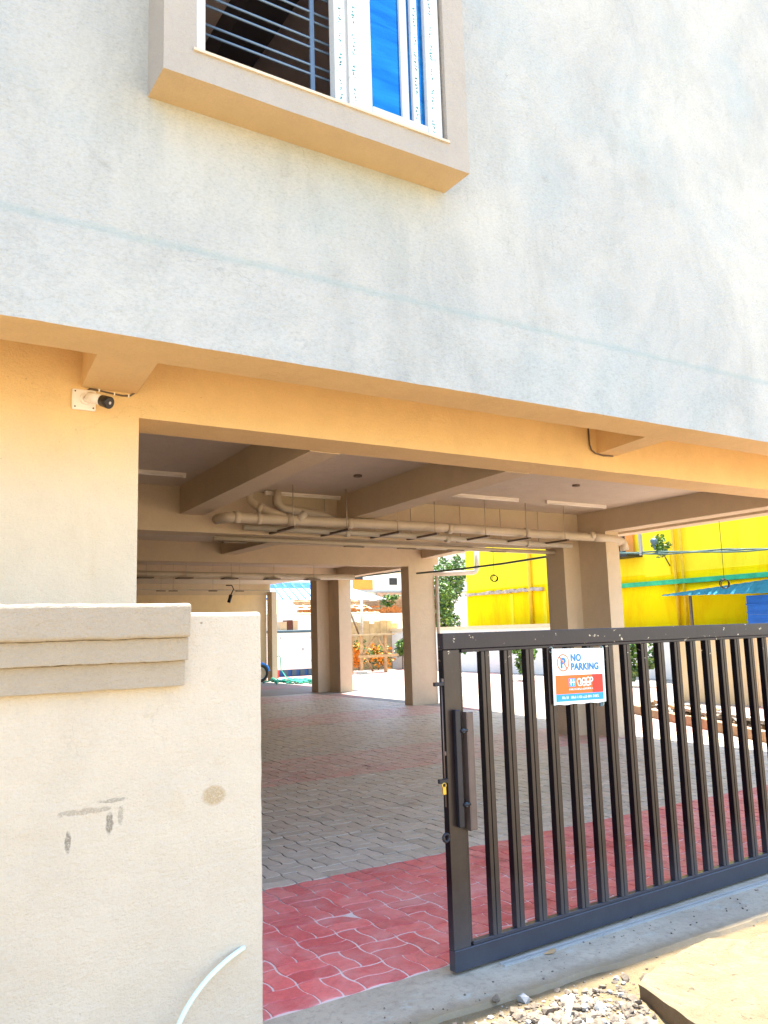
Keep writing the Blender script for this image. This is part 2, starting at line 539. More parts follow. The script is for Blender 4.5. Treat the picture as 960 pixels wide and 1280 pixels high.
yellow_mat('yellow_wall', (0.98, 0.72, 0.004), (0.88, 0.48, 0.004), 0.7)
yellow_mat('pale_yellow_wall', (0.98, 0.80, 0.035), (0.92, 0.60, 0.01), 0.6)
simple('yellow_pipe_paint', (0.80, 0.52, 0.02), 0.5, 0.1, 4, 0, 0.1)
simple('green_paint', (0.03, 0.45, 0.20), 0.7, 0.3, 4, 0, 0.4, 30)
simple('stained_ledge', (0.45, 0.38, 0.30), 0.9, 0.4, 6, 0, 0.5, 30)
simple('orange_paint', (0.80, 0.28, 0.03), 0.6, 0.1, 4, 0, 0.2)
simple('dark_opening', (0.02, 0.018, 0.016), 0.6, 0.2, 4, 0, 0.0)
simple('blue_sheet', (0.02, 0.16, 0.62), 0.45, 0.15, 3, 0.2, 0.1)
simple('cyan_sheet', (0.12, 0.58, 0.78), 0.45, 0.15, 3, 0.1, 0.1)
simple('pale_blue_sheet', (0.50, 0.78, 0.86), 0.45, 0.08, 2, 0.1, 0.1)
simple('deep_blue', (0.01, 0.10, 0.32), 0.5, 0.15, 3, 0.0, 0.1)
simple('cream_sheet', (0.82, 0.74, 0.48), 0.5, 0.08, 2, 0.0, 0.1)
simple('white_wall', (0.82, 0.80, 0.74), 0.8, 0.06, 2, 0.0, 0.3)
simple('white_metal', (0.86, 0.86, 0.82), 0.35, 0.03, 2, 0.0, 0.05)
simple('slate_metal', (0.07, 0.13, 0.17), 0.5, 0.15, 3, 0.1, 0.1)
simple('wood', (0.50, 0.31, 0.15), 0.75, 0.25, 8, 0, 0.5, 50)
simple('grey_wood', (0.36, 0.30, 0.24), 0.8, 0.25, 8, 0, 0.5, 50)
simple('plywood', (0.50, 0.36, 0.20), 0.7, 0.18, 5, 0, 0.4, 50)
simple('cardboard', (0.55, 0.40, 0.24), 0.8, 0.1, 5, 0, 0.1)
simple('dark_red_wood', (0.10, 0.02, 0.012), 0.5, 0.1, 5, 0, 0.1)
simple('brick_red', (0.36, 0.12, 0.03), 0.9, 0.35, 9, 0, 0.5, 60)
simple('brick_pale', (0.42, 0.26, 0.16), 0.9, 0.25, 9, 0, 0.5, 60)
simple('mortar', (0.32, 0.22, 0.14), 0.95, 0.2, 6, 0, 0.5, 60)
simple('leaf_green', (0.075, 0.17, 0.025), 0.5, 0.4, 3, 0, 0.0)
simple('leaf_light', (0.15, 0.26, 0.035), 0.5, 0.3, 3, 0, 0.0)
simple('leaf_dark', (0.035, 0.085, 0.022), 0.5, 0.3, 3, 0, 0.0)
simple('petal_orange', (0.80, 0.30, 0.02), 0.6, 0.3, 6, 0, 0.0)
simple('bark', (0.16, 0.11, 0.07), 0.9, 0.3, 10, 0, 0.6)
simple('green_net', (0.01, 0.30, 0.20), 0.7, 0.2, 8, 0, 0.3)
simple('blue_paint', (0.01, 0.16, 0.55), 0.25, 0.1, 6, 0.2, 0.0)
simple('rubber', (0.02, 0.02, 0.02), 0.8, 0.2, 6, 0, 0.1)
simple('red_paint', (0.55, 0.03, 0.02), 0.4, 0.1, 6, 0, 0.0)
simple('cable_black', (0.015, 0.015, 0.015), 0.5, 0.1, 6, 0, 0.0)
simple('cable_brown', (0.12, 0.09, 0.07), 0.5, 0.1, 6, 0, 0.0)
simple('cable_green', (0.05, 0.10, 0.08), 0.5, 0.2, 6, 0, 0.0)
simple('hose_white', (0.62, 0.74, 0.66), 0.3, 0.05, 6, 0, 0.0)
simple('kerb_brown', (0.36, 0.22, 0.13), 0.85, 0.2, 5, 0, 0.4)
simple('room_wall', (0.62, 0.52, 0.54), 0.8, 0.05, 2, 0, 0.1)
simple('room_beam', (0.05, 0.045, 0.06), 0.8, 0.05, 2, 0, 0.1)
simple('sign_white', (0.86, 0.87, 0.88), 0.35, 0.02, 3, 0, 0.0, kind='object')
simple('sign_orange', (0.90, 0.13, 0.01), 0.35, 0.06, 9, 0, 0.0, kind='object')
simple('sign_red', (0.85, 0.015, 0.01), 0.35, 0.06, 9, 0, 0.0, kind='object')
simple('sign_blue', (0.0, 0.30, 0.72), 0.35, 0.06, 9, 0, 0.0, kind='object')
simple('sign_ink', (0.0, 0.17, 0.42), 0.35, 0.06, 9, 0, 0.0, kind='object')


def tape_mat():
    """uPVC profile with protective tape: rows of small green print"""
    m, nt, b = node_mat('printed_tape')
    p = pos(nt)
    v = noise(nt, 1.0, 2, 0.5, pos(nt, (70, 70, 45)))
    k = ramp(nt, [(0.63, 0.0), (0.66, 0.6)], v)
    row = noise(nt, 1.0, 1, 0.5, pos(nt, (0.01, 0.01, 7)))
    k = math_n(nt, 'MULTIPLY', k, ramp(nt, [(0.44, 0.0), (0.47, 1.0)], row))
    c = mixc(nt, math_n(nt, 'MULTIPLY', k, 0.75), (0.56, 0.575, 0.565), (0.05, 0.25, 0.24))
    nt.links.new(c, b.inputs['Base Color'])
    b.inputs['Roughness'].default_value = 0.3


tape_mat()

m, nt, b = node_mat('blue_glass')
gs = ramp(nt, [(0.3, (0.012, 0.15, 0.42)), (0.7, (0.03, 0.26, 0.58))], noise(nt, 2.0, 3, 0.6, pos(nt, (1.0, 1, 9)), 0.6))
nt.links.new(gs, b.inputs['Base Color'])
b.inputs['Metallic'].default_value = 0.9
b.inputs['Roughness'].default_value = 0.06
p = pos(nt)
bump(nt, b, noise(nt, 3.0, 2, 0.5, p), 0.12, 0.02)


# ------------------------------------------------------------------ mesh helpers
def box(bm, x0, x1, y0, y1, z0, z1, mi=0, bev=0.0, seg=1):
    vs = [bm.verts.new(v) for v in ((x0, y0, z0), (x1, y0, z0), (x1, y1, z0), (x0, y1, z0),
                                    (x0, y0, z1), (x1, y0, z1), (x1, y1, z1), (x0, y1, z1))]
    fs = []
    for q in ((0, 3, 2, 1), (4, 5, 6, 7), (0, 1, 5, 4), (1, 2, 6, 5), (2, 3, 7, 6), (3, 0, 4, 7)):
        f = bm.faces.new([vs[i] for i in q])
        f.material_index = mi
        fs.append(f)
    if bev:
        es = list({e for f in fs for e in f.edges})
        r = bmesh.ops.bevel(bm, geom=es, offset=bev, segments=seg, profile=0.5, affect='EDGES')
        for f in r['faces']:
            f.material_index = mi
    return vs


def prism(bm, poly, z0, z1, mi=0):
    a = [bm.verts.new((x, y, z0)) for x, y in poly]
    c = [bm.verts.new((x, y, z1)) for x, y in poly]
    n = len(poly)
    fs = [bm.faces.new(a[::-1]), bm.faces.new(c)]
    for i in range(n):
        fs.append(bm.faces.new((a[i], a[(i + 1) % n], c[(i + 1) % n], c[i])))
    for f in fs:
        f.material_index = mi
    return a + c


def frames(pts):
    out = []
    n = len(pts)
    up = Vector((0, 0, 1))
    prev = None
    for i in range(n):
        d = (pts[min(i + 1, n - 1)] - pts[max(i - 1, 0)]).normalized()
        if prev is None:
            a = up if abs(d.dot(up)) < 0.9 else Vector((1, 0, 0))
            u = d.cross(a).normalized()
        else:
            u = (prev - d * prev.dot(d)).normalized()
        prev = u
        out.append((u, d.cross(u).normalized()))
    return out


def tube(bm, pts, r, seg=10, mi=0, caps=True, smooth=True):
    pts = [Vector(p) for p in pts]
    rs = r if isinstance(r, (list, tuple)) else [r] * len(pts)
    fr = frames(pts)
    rings = []
    for p, (u, v), rr in zip(pts, fr, rs):
        rings.append([bm.verts.new(p + (u * math.cos(2 * math.pi * k / seg) + v * math.sin(2 * math.pi * k / seg)) * rr) for k in range(seg)])
    for i in range(len(rings) - 1):
        for k in range(seg):
            f = bm.faces.new((rings[i][k], rings[i][(k + 1) % seg], rings[i + 1][(k + 1) % seg], rings[i + 1][k]))
            f.material_index = mi
            f.smooth = smooth
    if caps:
        for rg in (rings[0][::-1], rings[-1]):
            f = bm.faces.new(rg)
            f.material_index = mi
    return rings


def torus(bm, c, axis_u, axis_v, r, t, n=24, seg=6, mi=0):
    c, u, v = Vector(c), Vector(axis_u).normalized(), Vector(axis_v).normalized()
    w = u.cross(v)
    rings = []
    for i in range(n):
        a = 2 * math.pi * i / n
        d = u * math.cos(a) + v * math.sin(a)
        rings.append([bm.verts.new(c + d * (r + t * math.cos(2 * math.pi * k / seg)) + w * t * math.sin(2 * math.pi * k / seg)) for k in range(seg)])
    for i in range(n):
        for k in range(seg):
            f = bm.faces.new((rings[i][k], rings[i][(k + 1) % seg], rings[(i + 1) % n][(k + 1) % seg], rings[(i + 1) % n][k]))
            f.smooth = True
            f.material_index = mi


def arc(p0, p1, corner, n=6):
    """quarter bend from p0 to p1 about the corner point"""
    p0, p1, c = Vector(p0), Vector(p1), Vector(corner)
    return [(1 - t) ** 2 * p0 + 2 * t * (1 - t) * c + t * t * p1 for t in [i / n for i in range(n + 1)]]


def root(name, loc, label=None, cat=None, group=None, kind=None, rz=0.0):
    o = bpy.data.objects.new(name, None)
    o.empty_display_size = 0.1
    o.location = loc
    o.rotation_euler = (0, 0, rz)
    COL.objects.link(o)
    tag(o, label, cat, group, kind)
    return o


def tag(o, label=None, cat=None, group=None, kind=None):
    if label:
        o['label'] = label
    if cat:
        o['category'] = cat
    if group:
        o['group'] = group
    if kind:
        o['kind'] = kind
    return o


WORLD = {}


def wloc(o):
    v = Vector(o.location)
    if o.parent:
        v = v + wloc(o.parent)
    return v


def obj(name, bm, mats, parent=None, local=False, smooth=False, weld=False):
    if weld:
        bmesh.ops.remove_doubles(bm, verts=bm.verts, dist=1e-5)
    me = bpy.data.meshes.new(name)
    bmesh.ops.recalc_face_normals(bm, faces=bm.faces[:])
    bm.to_mesh(me)
    bm.free()
    for mm in ([mats] if isinstance(mats, str) else mats):
        me.materials.append(MATS[mm])
    if smooth:
        for p_ in me.polygons:
            p_.use_smooth = True
    o = bpy.data.objects.new(name, me)
    COL.objects.link(o)
    if parent is not None:
        if not local:
            me.transform(Matrix.Translation(-wloc(parent)))
        o.parent = parent
    return o


def roughen(bm, lo, hi, step, amp, axes='x', scale=9.0, fine=0.5):
    for ax in axes:
        k_ = 'xyz'.index(ax)
        v_ = lo[k_] + step
        nrm = [0, 0, 0]
        nrm[k_] = 1
        while v_ < hi[k_]:
            co = [0, 0, 0]
            co[k_] = v_
            bmesh.ops.bisect_plane(bm, geom=bm.verts[:] + bm.edges[:] + bm.faces[:], plane_co=co, plane_no=nrm, dist=1e-5)
            v_ += step
    for v in bm.verts:
        q = v.co * scale
        n1 = mn.noise_vector(q)
        n2 = mn.noise_vector(q * 4.1 + Vector((7, 3, 1)))
        v.co += (n1 + n2 * fine) * amp


def NB():
    return bmesh.new()


def boxo(name, dims, mat, parent=None, bev=0.0, local=False, seg=1):
    bm = NB()
    box(bm, *dims, bev=bev, seg=seg)
    return obj(name, bm, mat, parent, local)


def tubeo(name, pts, r, mat, parent=None, seg=10, local=False):
    bm = NB()
    tube(bm, pts, r, seg)
    return obj(name, bm, mat, parent, local)


def copy_tree(o, parent=None):
    c = o.copy()
    COL.objects.link(c)
    if parent is not None:
        c.parent = parent
    for ch in list(o.children):
        copy_tree(ch, c)
    return c


# ------------------------------------------------------------------ the setting: ground, paving
def grid_sheet(name, x0, x1, y0, y1, nx, ny, zf, mat):
    bm = NB()
    vs = [[bm.verts.new((x0 + (x1 - x0) * i / nx, y0 + (y1 - y0) * j / ny,
                         zf(x0 + (x1 - x0) * i / nx, y0 + (y1 - y0) * j / ny))) for i in range(nx + 1)] for j in range(ny + 1)]
    for j in range(ny):
        for i in range(nx):
            f = bm.faces.new((vs[j][i], vs[j][i + 1], vs[j + 1][i + 1], vs[j + 1][i]))
            f.smooth = True
    return obj(name, bm, mat)




def near_z(x, y):
    fall = min(1.0, max(0.0, (2.86 - y) / 0.18))
    z = 0.010 * abs(mn.noise(Vector((x * 18, y * 18, 11)))) + 0.012 * mn.noise(Vector((x * 3, y * 3, 0))) + 0.007 * mn.noise(Vector((x * 11, y * 11, 3)))
    z += 0.008 * mn.noise(Vector((x * 30, y * 30, 7))) * 0.5
    d = ((x - 2.35) / 0.55) ** 2 + ((y - 2.45) / 0.32) ** 2
    z += 0.05 * math.exp(-d) * (1 + 0.6 * mn.noise(Vector((x * 9, y * 9, 1))))
    return -0.022 + (0.012 + z) * fall


bm = NB()
box(bm, -900, 900, -900, 1500, -0.5, -0.075)
g0 = tag(obj('ground', bm, 'sandy_ground'), kind='structure')
g1 = tag(grid_sheet('sandy_verge', -0.5, 7.5, 0.2, 3.0, 230, 100, near_z, 'verge_sand'), kind='structure')
bm = NB()
box(bm, -14, 30, -12, 0.25, -0.30, -0.03)
box(bm, -14, -0.45, 0.25, 3.0, -0.30, -0.031)
box(bm, 7.45, 30, 0.25, 3.0, -0.30, -0.031)
g2 = tag(obj('road', bm, 'sandy_ground'), kind='structure')

# concrete apron in front of the gate, with a ragged outer edge
bm = NB()
xs = [-6 + 0.06 * i for i in range(320)]
top_o = [bm.verts.new((x, 2.93 - 0.055 * (x - 2.2) * 0.9 * (1 if x < 4.4 else 0.0) - (0.0 if x < 4.4 else 0.109)
                       + 0.025 * mn.noise(Vector((x * 4, 0, 0))) + 0.012 * mn.noise(Vector((x * 15, 0, 5))), -0.002)) for x in xs]
top_i = [bm.verts.new((x, 3.318, 0.0)) for x in xs]
low_o = [bm.verts.new((v.co.x, v.co.y - 0.03, -0.05)) for v in top_o]
low_i = [bm.verts.new((x, 3.318, -0.07)) for x in xs]
for i in range(len(xs) - 1):
    bm.faces.new((top_o[i], top_o[i + 1], top_i[i + 1], top_i[i]))
    bm.faces.new((low_o[i], low_o[i + 1], top_o[i + 1], top_o[i]))
    bm.faces.new((top_i[i], top_i[i + 1], low_i[i + 1], low_i[i]))
apron = tag(obj('concrete_threshold', bm, 'threshold_concrete'), kind='structure')
# guide rail for the gate let into the apron
bm = NB()
box(bm, 2.62, 9.0, 3.150, 3.162, -0.003, 0.007)
box(bm, 2.62, 9.0, 3.178, 3.190, -0.003, 0.007)
rail = obj('guide_rail', bm, 'grey_concrete', apron)

# paving
CELL = 0.226
PY0 = 3.33


AMP = 0.0088
KN = [(0, 0), (0.16, 1), (0.36, 1), (0.64, -1), (0.84, -1), (1, 0)]
HALF1 = [(t, a) for t, a in KN if t < 0.5] + [(0.5, 0)]
HALF2 = [(0.5, 0)] + [(t, a) for t, a in KN if t > 0.5]


def paver_poly(orient, which):
    """outline in cell coordinates; the long joints and the cell borders are all wavy"""
    C_ = CELL
    lo, hi = (0.0, 0.5) if which == 0 else (0.5, 1.0)
    half = HALF1 if which == 0 else HALF2
    pts = []
    for t, a in KN:
        pts.append((t * C_, lo * C_ + a * AMP))
    for t, a in half[1:-1]:
        pts.append((C_ + a * AMP * 0.8, t * C_))
    for t, a in KN[::-1]:
        pts.append((t * C_, hi * C_ + a * AMP))
    for t, a in half[::-1][1:-1]:
        pts.append((a * AMP * 0.8, t * C_))
    if orient:
        pts = [(y, x) for x, y in pts][::-1]
    return pts


def inset_poly(pts, d):
    n = len(pts)
    out = []
    for i in range(n):
        p0, p1, p2 = Vector(pts[i - 1]), Vector(pts[i]), Vector(pts[(i + 1) % n])
        e1, e2 = (p1 - p0), (p2 - p1)
        n1 = Vector((-e1.y, e1.x)).normalized()
        n2 = Vector((-e2.y, e2.x)).normalized()
        m_ = (n1 + n2)
        m_ = m_ / max(0.35, m_.length_squared / 2)
        out.append((p1.x + m_.x * d, p1.y + m_.y * d))
    return out


POLYS = {}
for o_ in (0, 1):
    for w_ in (0, 1):
        pp = paver_poly(o_, w_)
        POLYS[o_, w_] = (inset_poly(pp, 0.0058), inset_poly(pp, 0.0030))


def paver_geo(bm, o_, w_, ox, oy, dz=0.0, tx=0.0, ty=0.0, mi=0):
    a, c = POLYS[o_, w_]
    tv = [bm.verts.new((ox + x, oy + y, dz + tx * (x - 0.11) + ty * (y - 0.11))) for x, y in a]
    lv = [bm.verts.new((ox + x, oy + y, dz - 0.010)) for x, y in c]
    n = len(a)
    bm.faces.new(tv).material_index = mi
    for i in range(n):
        bm.faces.new((lv[i], lv[(i + 1) % n], tv[(i + 1) % n], tv[i])).material_index = mi


def is_red(j):
    return (j % 21) < 7


def visible(x, y):
    d = Vector((x, y, 0)) - Vector((0, 0, 1.55))
    w = d.dot(_f)
    px = 480 + 1028.85 * d.dot(_r) / w
    py = 640 - 1028.85 * d.dot(_u) / w
    return 318 < px < 975 and py < 1290


bm = NB()
box(bm, -3.2, 10.2, 3.318, 19.60, -0.06, -0.0036)
paving = tag(obj('paving', bm, 'joint_sand'), kind='structure')
NX0, NX1 = -13, 41
XS = 1.754 - 3 * CELL      # lattice origin so joints fall as in the photo
cells = []
for j in range(0, 72):
    for i in range(NX0, NX1):
        x, y = XS + i * CELL, PY0 + j * CELL
        if x > 9.95:
            continue
        cells.append((math.hypot(x + 0.11, y + 0.11), i, j, x, y))
cand = sorted([c for c in cells if visible(c[3] + 0.11, c[4] + 0.11)])
near = set((c[1], c[2]) for c in cand[:150])
PM = {}
for o_ in (0, 1):
    for w_ in (0, 1):
        for red in (0, 1):
            b2 = NB()
            paver_geo(b2, o_, w_, 0, 0)
            me = bpy.data.meshes.new('paver')
            b2.to_mesh(me)
            b2.free()
            me.materials.append(MATS['paver_red' if red else 'paver_grey'])
            PM[o_, w_, red] = me
bm = NB()
for d_, i, j, x, y in cells:
    o_ = (i + j) % 2
    red = is_red(j)
    for w_ in (0, 1):
        dz = random.uniform(-0.0015, 0.0015)
        tx, ty = random.uniform(-0.012, 0.012), random.uniform(-0.012, 0.012)
        if (i, j) in near:
            po = bpy.data.objects.new('paver', PM[o_, w_, 1 if red else 0])
            COL.objects.link(po)
            po.parent = paving
            po.location = (x, y, dz)
            po.rotation_euler = (ty * 0.6, -tx * 0.6, 0)
        else:
            paver_geo(bm, o_, w_, x, y, dz, tx, ty, 1 if red else 0)
fp = obj('paver_field', bm, ['paver_grey', 'paver_red'], paving)
fp['kind'] = 'stuff'
bm = NB()
box(bm, -8, 30, 19.60, 60, -0.06, -0.0020)
box(bm, -8, -3.2, 3.32, 19.6, -0.06, -0.0035)
box(bm, 10.122, 30, 2.95, 19.60, -0.059, -0.0018)
yard = tag(obj('yard_paving', bm, 'far_paving'), kind='structure')

# ------------------------------------------------------------------ apartment building
FY = 3.95
WY = 4.92
B = root('apartment_building', (4.0, 6.0, 0), 'unpainted white plastered apartment building raised over an open cream parking level', 'building')
# facade wall with the window opening
ZB, ZT = 3.549, 8.9
ox0, ox1, oz0, oz1 = 1.30, 2.92, 4.47, 5.86
bm = NB()
box(bm, -0.6, ox0, FY, FY + 0.2, ZB, ZT)
box(bm, -6, -2.8, FY, FY + 0.2, ZB, ZT)
box(bm, -2.8, -0.6, FY, FY + 0.2, ZB, oz0)  # second opening, out of view, added to let light into the room
box(bm, -2.8, -0.6, FY, FY + 0.2, oz1, ZT)
box(bm, ox1, 9.9, FY, FY + 0.2, ZB, ZT)
box(bm, ox0, ox1, FY, FY + 0.2, ZB, oz0)
box(bm, ox0, ox1, FY, FY + 0.2, oz1, ZT)
obj('facade_wall', bm, 'facade_plaster', B)
bm = NB()
box(bm, -6, 9.9, FY - 0.006, 4.285, 3.030, ZB - 0.002)
roughen(bm, (0.2, 0, 0), (8.5, 0, 0), 0.05, 0.0028, 'x', 5.0)
for f in bm.faces:
    f.material_index = 0
fb = obj('edge_beam', bm, ['facade_plaster', 'soffit_paint'], B)
for p_ in fb.data.polygons:
    if p_.normal.y > -0.5:
        p_.material_index = 1
for x0, x1, x2, x3 in ((1.0, 1.32, 1.06, 1.385), (5.27, 5.54, 5.40, 5.63), (-3.4, -3.1, -3.4, -3.1), (9.55, 9.85, 9.55, 9.85)):
    bm = NB()
    vs = [bm.verts.new(v) for v in ((x0, 4.285, 3.031), (x1, 4.285, 3.031), (x3, WY, 3.031), (x2, WY, 3.031),
                                    (x0, 4.285, 3.36), (x1, 4.285, 3.36), (x3, WY, 3.36), (x2, WY, 3.36))]
    for q in ((0, 3, 2, 1), (4, 5, 6, 7), (0, 1, 5, 4), (1, 2, 6, 5), (2, 3, 7, 6), (3, 0, 4, 7)):
        bm.faces.new([vs[i] for i in q])
    obj('bracket', bm, 'soffit_paint', B)
boxo('soffit_slab', (-6, 9.9, 4.285, WY + 0.4, 3.30, 3.545), 'soffit_paint', B)
boxo('front_wall', (-6, 1.404, WY, WY + 0.37, -0.05, 3.298), 'bounce_glow_paint', B, bev=0.003)
bm = NB()
box(bm, 1.402, 9.9, WY, WY + 0.368, 2.885, 3.297)
roughen(bm, (1.402, 0, 0), (9.0, 0, 0), 0.08, 0.0022, 'x', 4.0)
obj('front_beam', bm, 'soffit_paint', B)
# the floor slab over the parking level, stepping out towards the back
boxo('ceiling', (-6, 9.56, WY + 0.37, 8.85, 3.19, 3.40), 'cream_ceiling', B)
boxo('ceiling', (-6, 9.56, 8.85, 14.65, 3.27, 3.40), 'cream_ceiling', B)
boxo('ceiling', (-6, 11.2, 14.65, 19.6, 3.27, 3.401), 'cream_ceiling', B)
boxo('ceiling', (-6, 12.2, 19.6, 26.8, 3.27, 3.402), 'cream_ceiling', B)
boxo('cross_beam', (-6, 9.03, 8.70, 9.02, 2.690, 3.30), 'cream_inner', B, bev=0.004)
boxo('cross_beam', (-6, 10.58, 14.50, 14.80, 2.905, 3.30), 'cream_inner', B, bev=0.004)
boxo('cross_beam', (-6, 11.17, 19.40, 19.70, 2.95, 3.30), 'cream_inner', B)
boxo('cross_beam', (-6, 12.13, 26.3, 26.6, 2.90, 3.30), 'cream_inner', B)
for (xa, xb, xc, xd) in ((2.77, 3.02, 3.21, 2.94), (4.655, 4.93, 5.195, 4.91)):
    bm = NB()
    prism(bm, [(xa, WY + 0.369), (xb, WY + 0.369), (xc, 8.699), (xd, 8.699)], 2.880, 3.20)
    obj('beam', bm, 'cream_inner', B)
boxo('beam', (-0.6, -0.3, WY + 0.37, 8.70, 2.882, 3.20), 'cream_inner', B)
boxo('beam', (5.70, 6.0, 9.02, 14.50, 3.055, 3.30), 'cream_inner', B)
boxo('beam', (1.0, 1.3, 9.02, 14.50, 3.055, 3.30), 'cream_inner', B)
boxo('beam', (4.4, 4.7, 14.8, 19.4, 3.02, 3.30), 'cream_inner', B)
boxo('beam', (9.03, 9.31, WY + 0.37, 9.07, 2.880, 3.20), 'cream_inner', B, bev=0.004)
bm = NB()
prism(bm, [(9.20, 9.07), (9.50, 9.07), (10.56, 14.5), (10.26, 14.5)], 3.08, 3.32)
obj('beam', bm, 'cream_inner', B)
bm = NB()
prism(bm, [(9.5, 8.85), (10.4, 9.6), (11.2, 14.65), (9.5, 14.65)], 3.272, 3.41)
obj('ceiling', bm, 'cream_ceiling', B)
bm = NB()
prism(bm, [(10.60, 14.8), (10.92, 14.8), (11.2, 19.4), (10.90, 19.4)], 2.99, 3.30)
obj('beam', bm, 'cream_inner', B)
boxo('recessed_soffit', (9.31, 9.58, WY + 0.37, 9.0, 3.00, 3.30), 'cream_ceiling', B)
boxo('edge_drop', (9.58, 9.85, 4.29, 9.0, 2.884, 3.395), 'cream_inner', B, bev=0.004)
# columns
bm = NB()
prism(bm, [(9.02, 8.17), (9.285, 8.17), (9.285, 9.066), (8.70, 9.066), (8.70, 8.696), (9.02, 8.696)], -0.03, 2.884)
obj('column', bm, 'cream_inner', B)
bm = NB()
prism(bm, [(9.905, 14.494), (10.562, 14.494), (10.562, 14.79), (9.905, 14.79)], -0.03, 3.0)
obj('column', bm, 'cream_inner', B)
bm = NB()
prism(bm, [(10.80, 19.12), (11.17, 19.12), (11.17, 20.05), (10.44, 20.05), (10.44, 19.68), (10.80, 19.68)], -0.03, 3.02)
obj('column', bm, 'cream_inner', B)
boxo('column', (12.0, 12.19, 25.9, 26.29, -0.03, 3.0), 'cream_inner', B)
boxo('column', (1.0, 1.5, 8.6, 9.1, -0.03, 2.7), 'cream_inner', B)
boxo('back_wall', (-6, 11.99, 26.32, 26.5, -0.03, 3.2), 'cream_paint', B)
boxo('side_wall', (-6.25, -6, FY, 26.8, -0.05, ZT), 'cream_paint', B)
bm = NB()
box(bm, -6, 9.9, 3.96 + 0.2, 26.8, 8.7, 8.89)
obj('roof', bm, 'cream_ceiling', B)
bm = NB()
box(bm, 9.7, 9.9, FY + 0.2, 14.6, 3.42, 8.69)
box(bm, -6, 9.7, 26.6, 26.8, 3.42, 8.69)
box(bm, 9.7, 9.9, 14.6, 26.8, 3.42, 8.69)
obj('side_wall', bm, 'facade_plaster', B)
# small round box holes in the ceiling
for x, y in ((4.40, 7.33), (7.07, 6.80)):
    bm = NB()
    tube(bm, [(x, y, 3.196), (x, y, 3.170)], 0.045, 18)
    obj('junction_box', bm, 'rod_steel', B)

# window box
W = obj('window_surround', (lambda b_: b_)(NB()), 'surround_plaster', B)
BX0, BX1, BZ0, BZ1, BY = 1.147, 3.078, 4.349, 6.02, 3.687
bm = NB()
box(bm, BX0, 1.318, BY, FY + 0.001, BZ0, BZ1)
box(bm, 2.915, BX1, BY, FY + 0.001, BZ0, BZ1)
box(bm, 1.318, 2.915, BY, FY + 0.001, BZ0, 4.500)
box(bm, 1.318, 2.915, BY, FY + 0.001, 5.87, BZ1)
roughen(bm, (BX0, 0, BZ0), (BX1, 0, BZ1), 0.04, 0.0016, 'xz', 7.0)
me = W.data
bmesh.ops.recalc_face_normals(bm, faces=bm.faces[:])
bm.to_mesh(me)
bm.free()
me.transform(Matrix.Translation(-wloc(B)))
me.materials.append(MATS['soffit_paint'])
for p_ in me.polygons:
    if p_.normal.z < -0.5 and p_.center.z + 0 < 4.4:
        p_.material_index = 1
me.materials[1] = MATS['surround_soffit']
W2 = root('window', (2.1, 3.74, 4.5))
W2.parent = B
W2.location = Vector((2.1, 3.74, 4.5)) - Vector(B.location)
boxo('sill', (1.30, 2.925, BY - 0.012, 3.95, 4.500, 4.516), 'wall_paint', W2)
UY0, UY1 = 3.712, 3.80
zb, zt = 4.517, 5.86
bm = NB()
box(bm, 1.320, 1.372, UY0, UY1, zb, zt)
box(bm, 1.372, 2.914, UY0 + 0.003, UY1, zb, zb + 0.016)
obj('frame', bm, 'upvc_white', W2)
bm = NB()
box(bm, 2.140, 2.212, UY0 - 0.006, UY1 - 0.03, zb + 0.016, zt, 0, 0.004)
obj('sash_stile', bm, 'printed_tape', W2)
bm = NB()
box(bm, 2.236, 2.305, UY0 - 0.002, UY1 - 0.04, zb + 0.016, zt, 0, 0.004)
obj('sash_stile', bm, 'printed_tape', W2)
bm = NB()
box(bm, 2.212, 2.236, UY0 + 0.02, UY1 - 0.01, zb + 0.016, zt)
box(bm, 2.305, 2.392, UY0 + 0.004, UY1 - 0.01, zb + 0.016, zt)
obj('sash_stile', bm, 'upvc_white', W2)
bm = NB()
box(bm, 2.395, 2.79, UY0 + 0.0, UY1 - 0.02, zb + 0.016, zb + 0.072, 0, 0.004)
obj('sash_rail', bm, 'printed_tape', W2)
bm = NB()
box(bm, 2.612, 2.650, UY0 + 0.012, UY1, zb + 0.072, zt)
box(bm, 2.655, 2.667, UY0 + 0.02, UY1, zb + 0.072, zt)
obj('sash_stile', bm, 'upvc_white', W2)
bm = NB()
box(bm, 2.690, 2.738, UY0 + 0.004, UY1, zb + 0.060, zt, 0, 0.003)
obj('sash_stile', bm, 'printed_tape', W2)
bm = NB()
box(bm, 2.790, 2.868, UY0 - 0.004, UY1, zb + 0.014, zt, 0, 0.003)
obj('frame', bm, 'printed_tape', W2)
boxo('frame', (2.868, 2.900, UY0 + 0.004, UY1, zb + 0.014, zt), 'upvc_white', W2)
boxo('glass', (2.392, 2.79, UY0 + 0.030, UY0 + 0.036, zb + 0.05, zt), 'blue_glass', W2)
tp = random.Random(17)
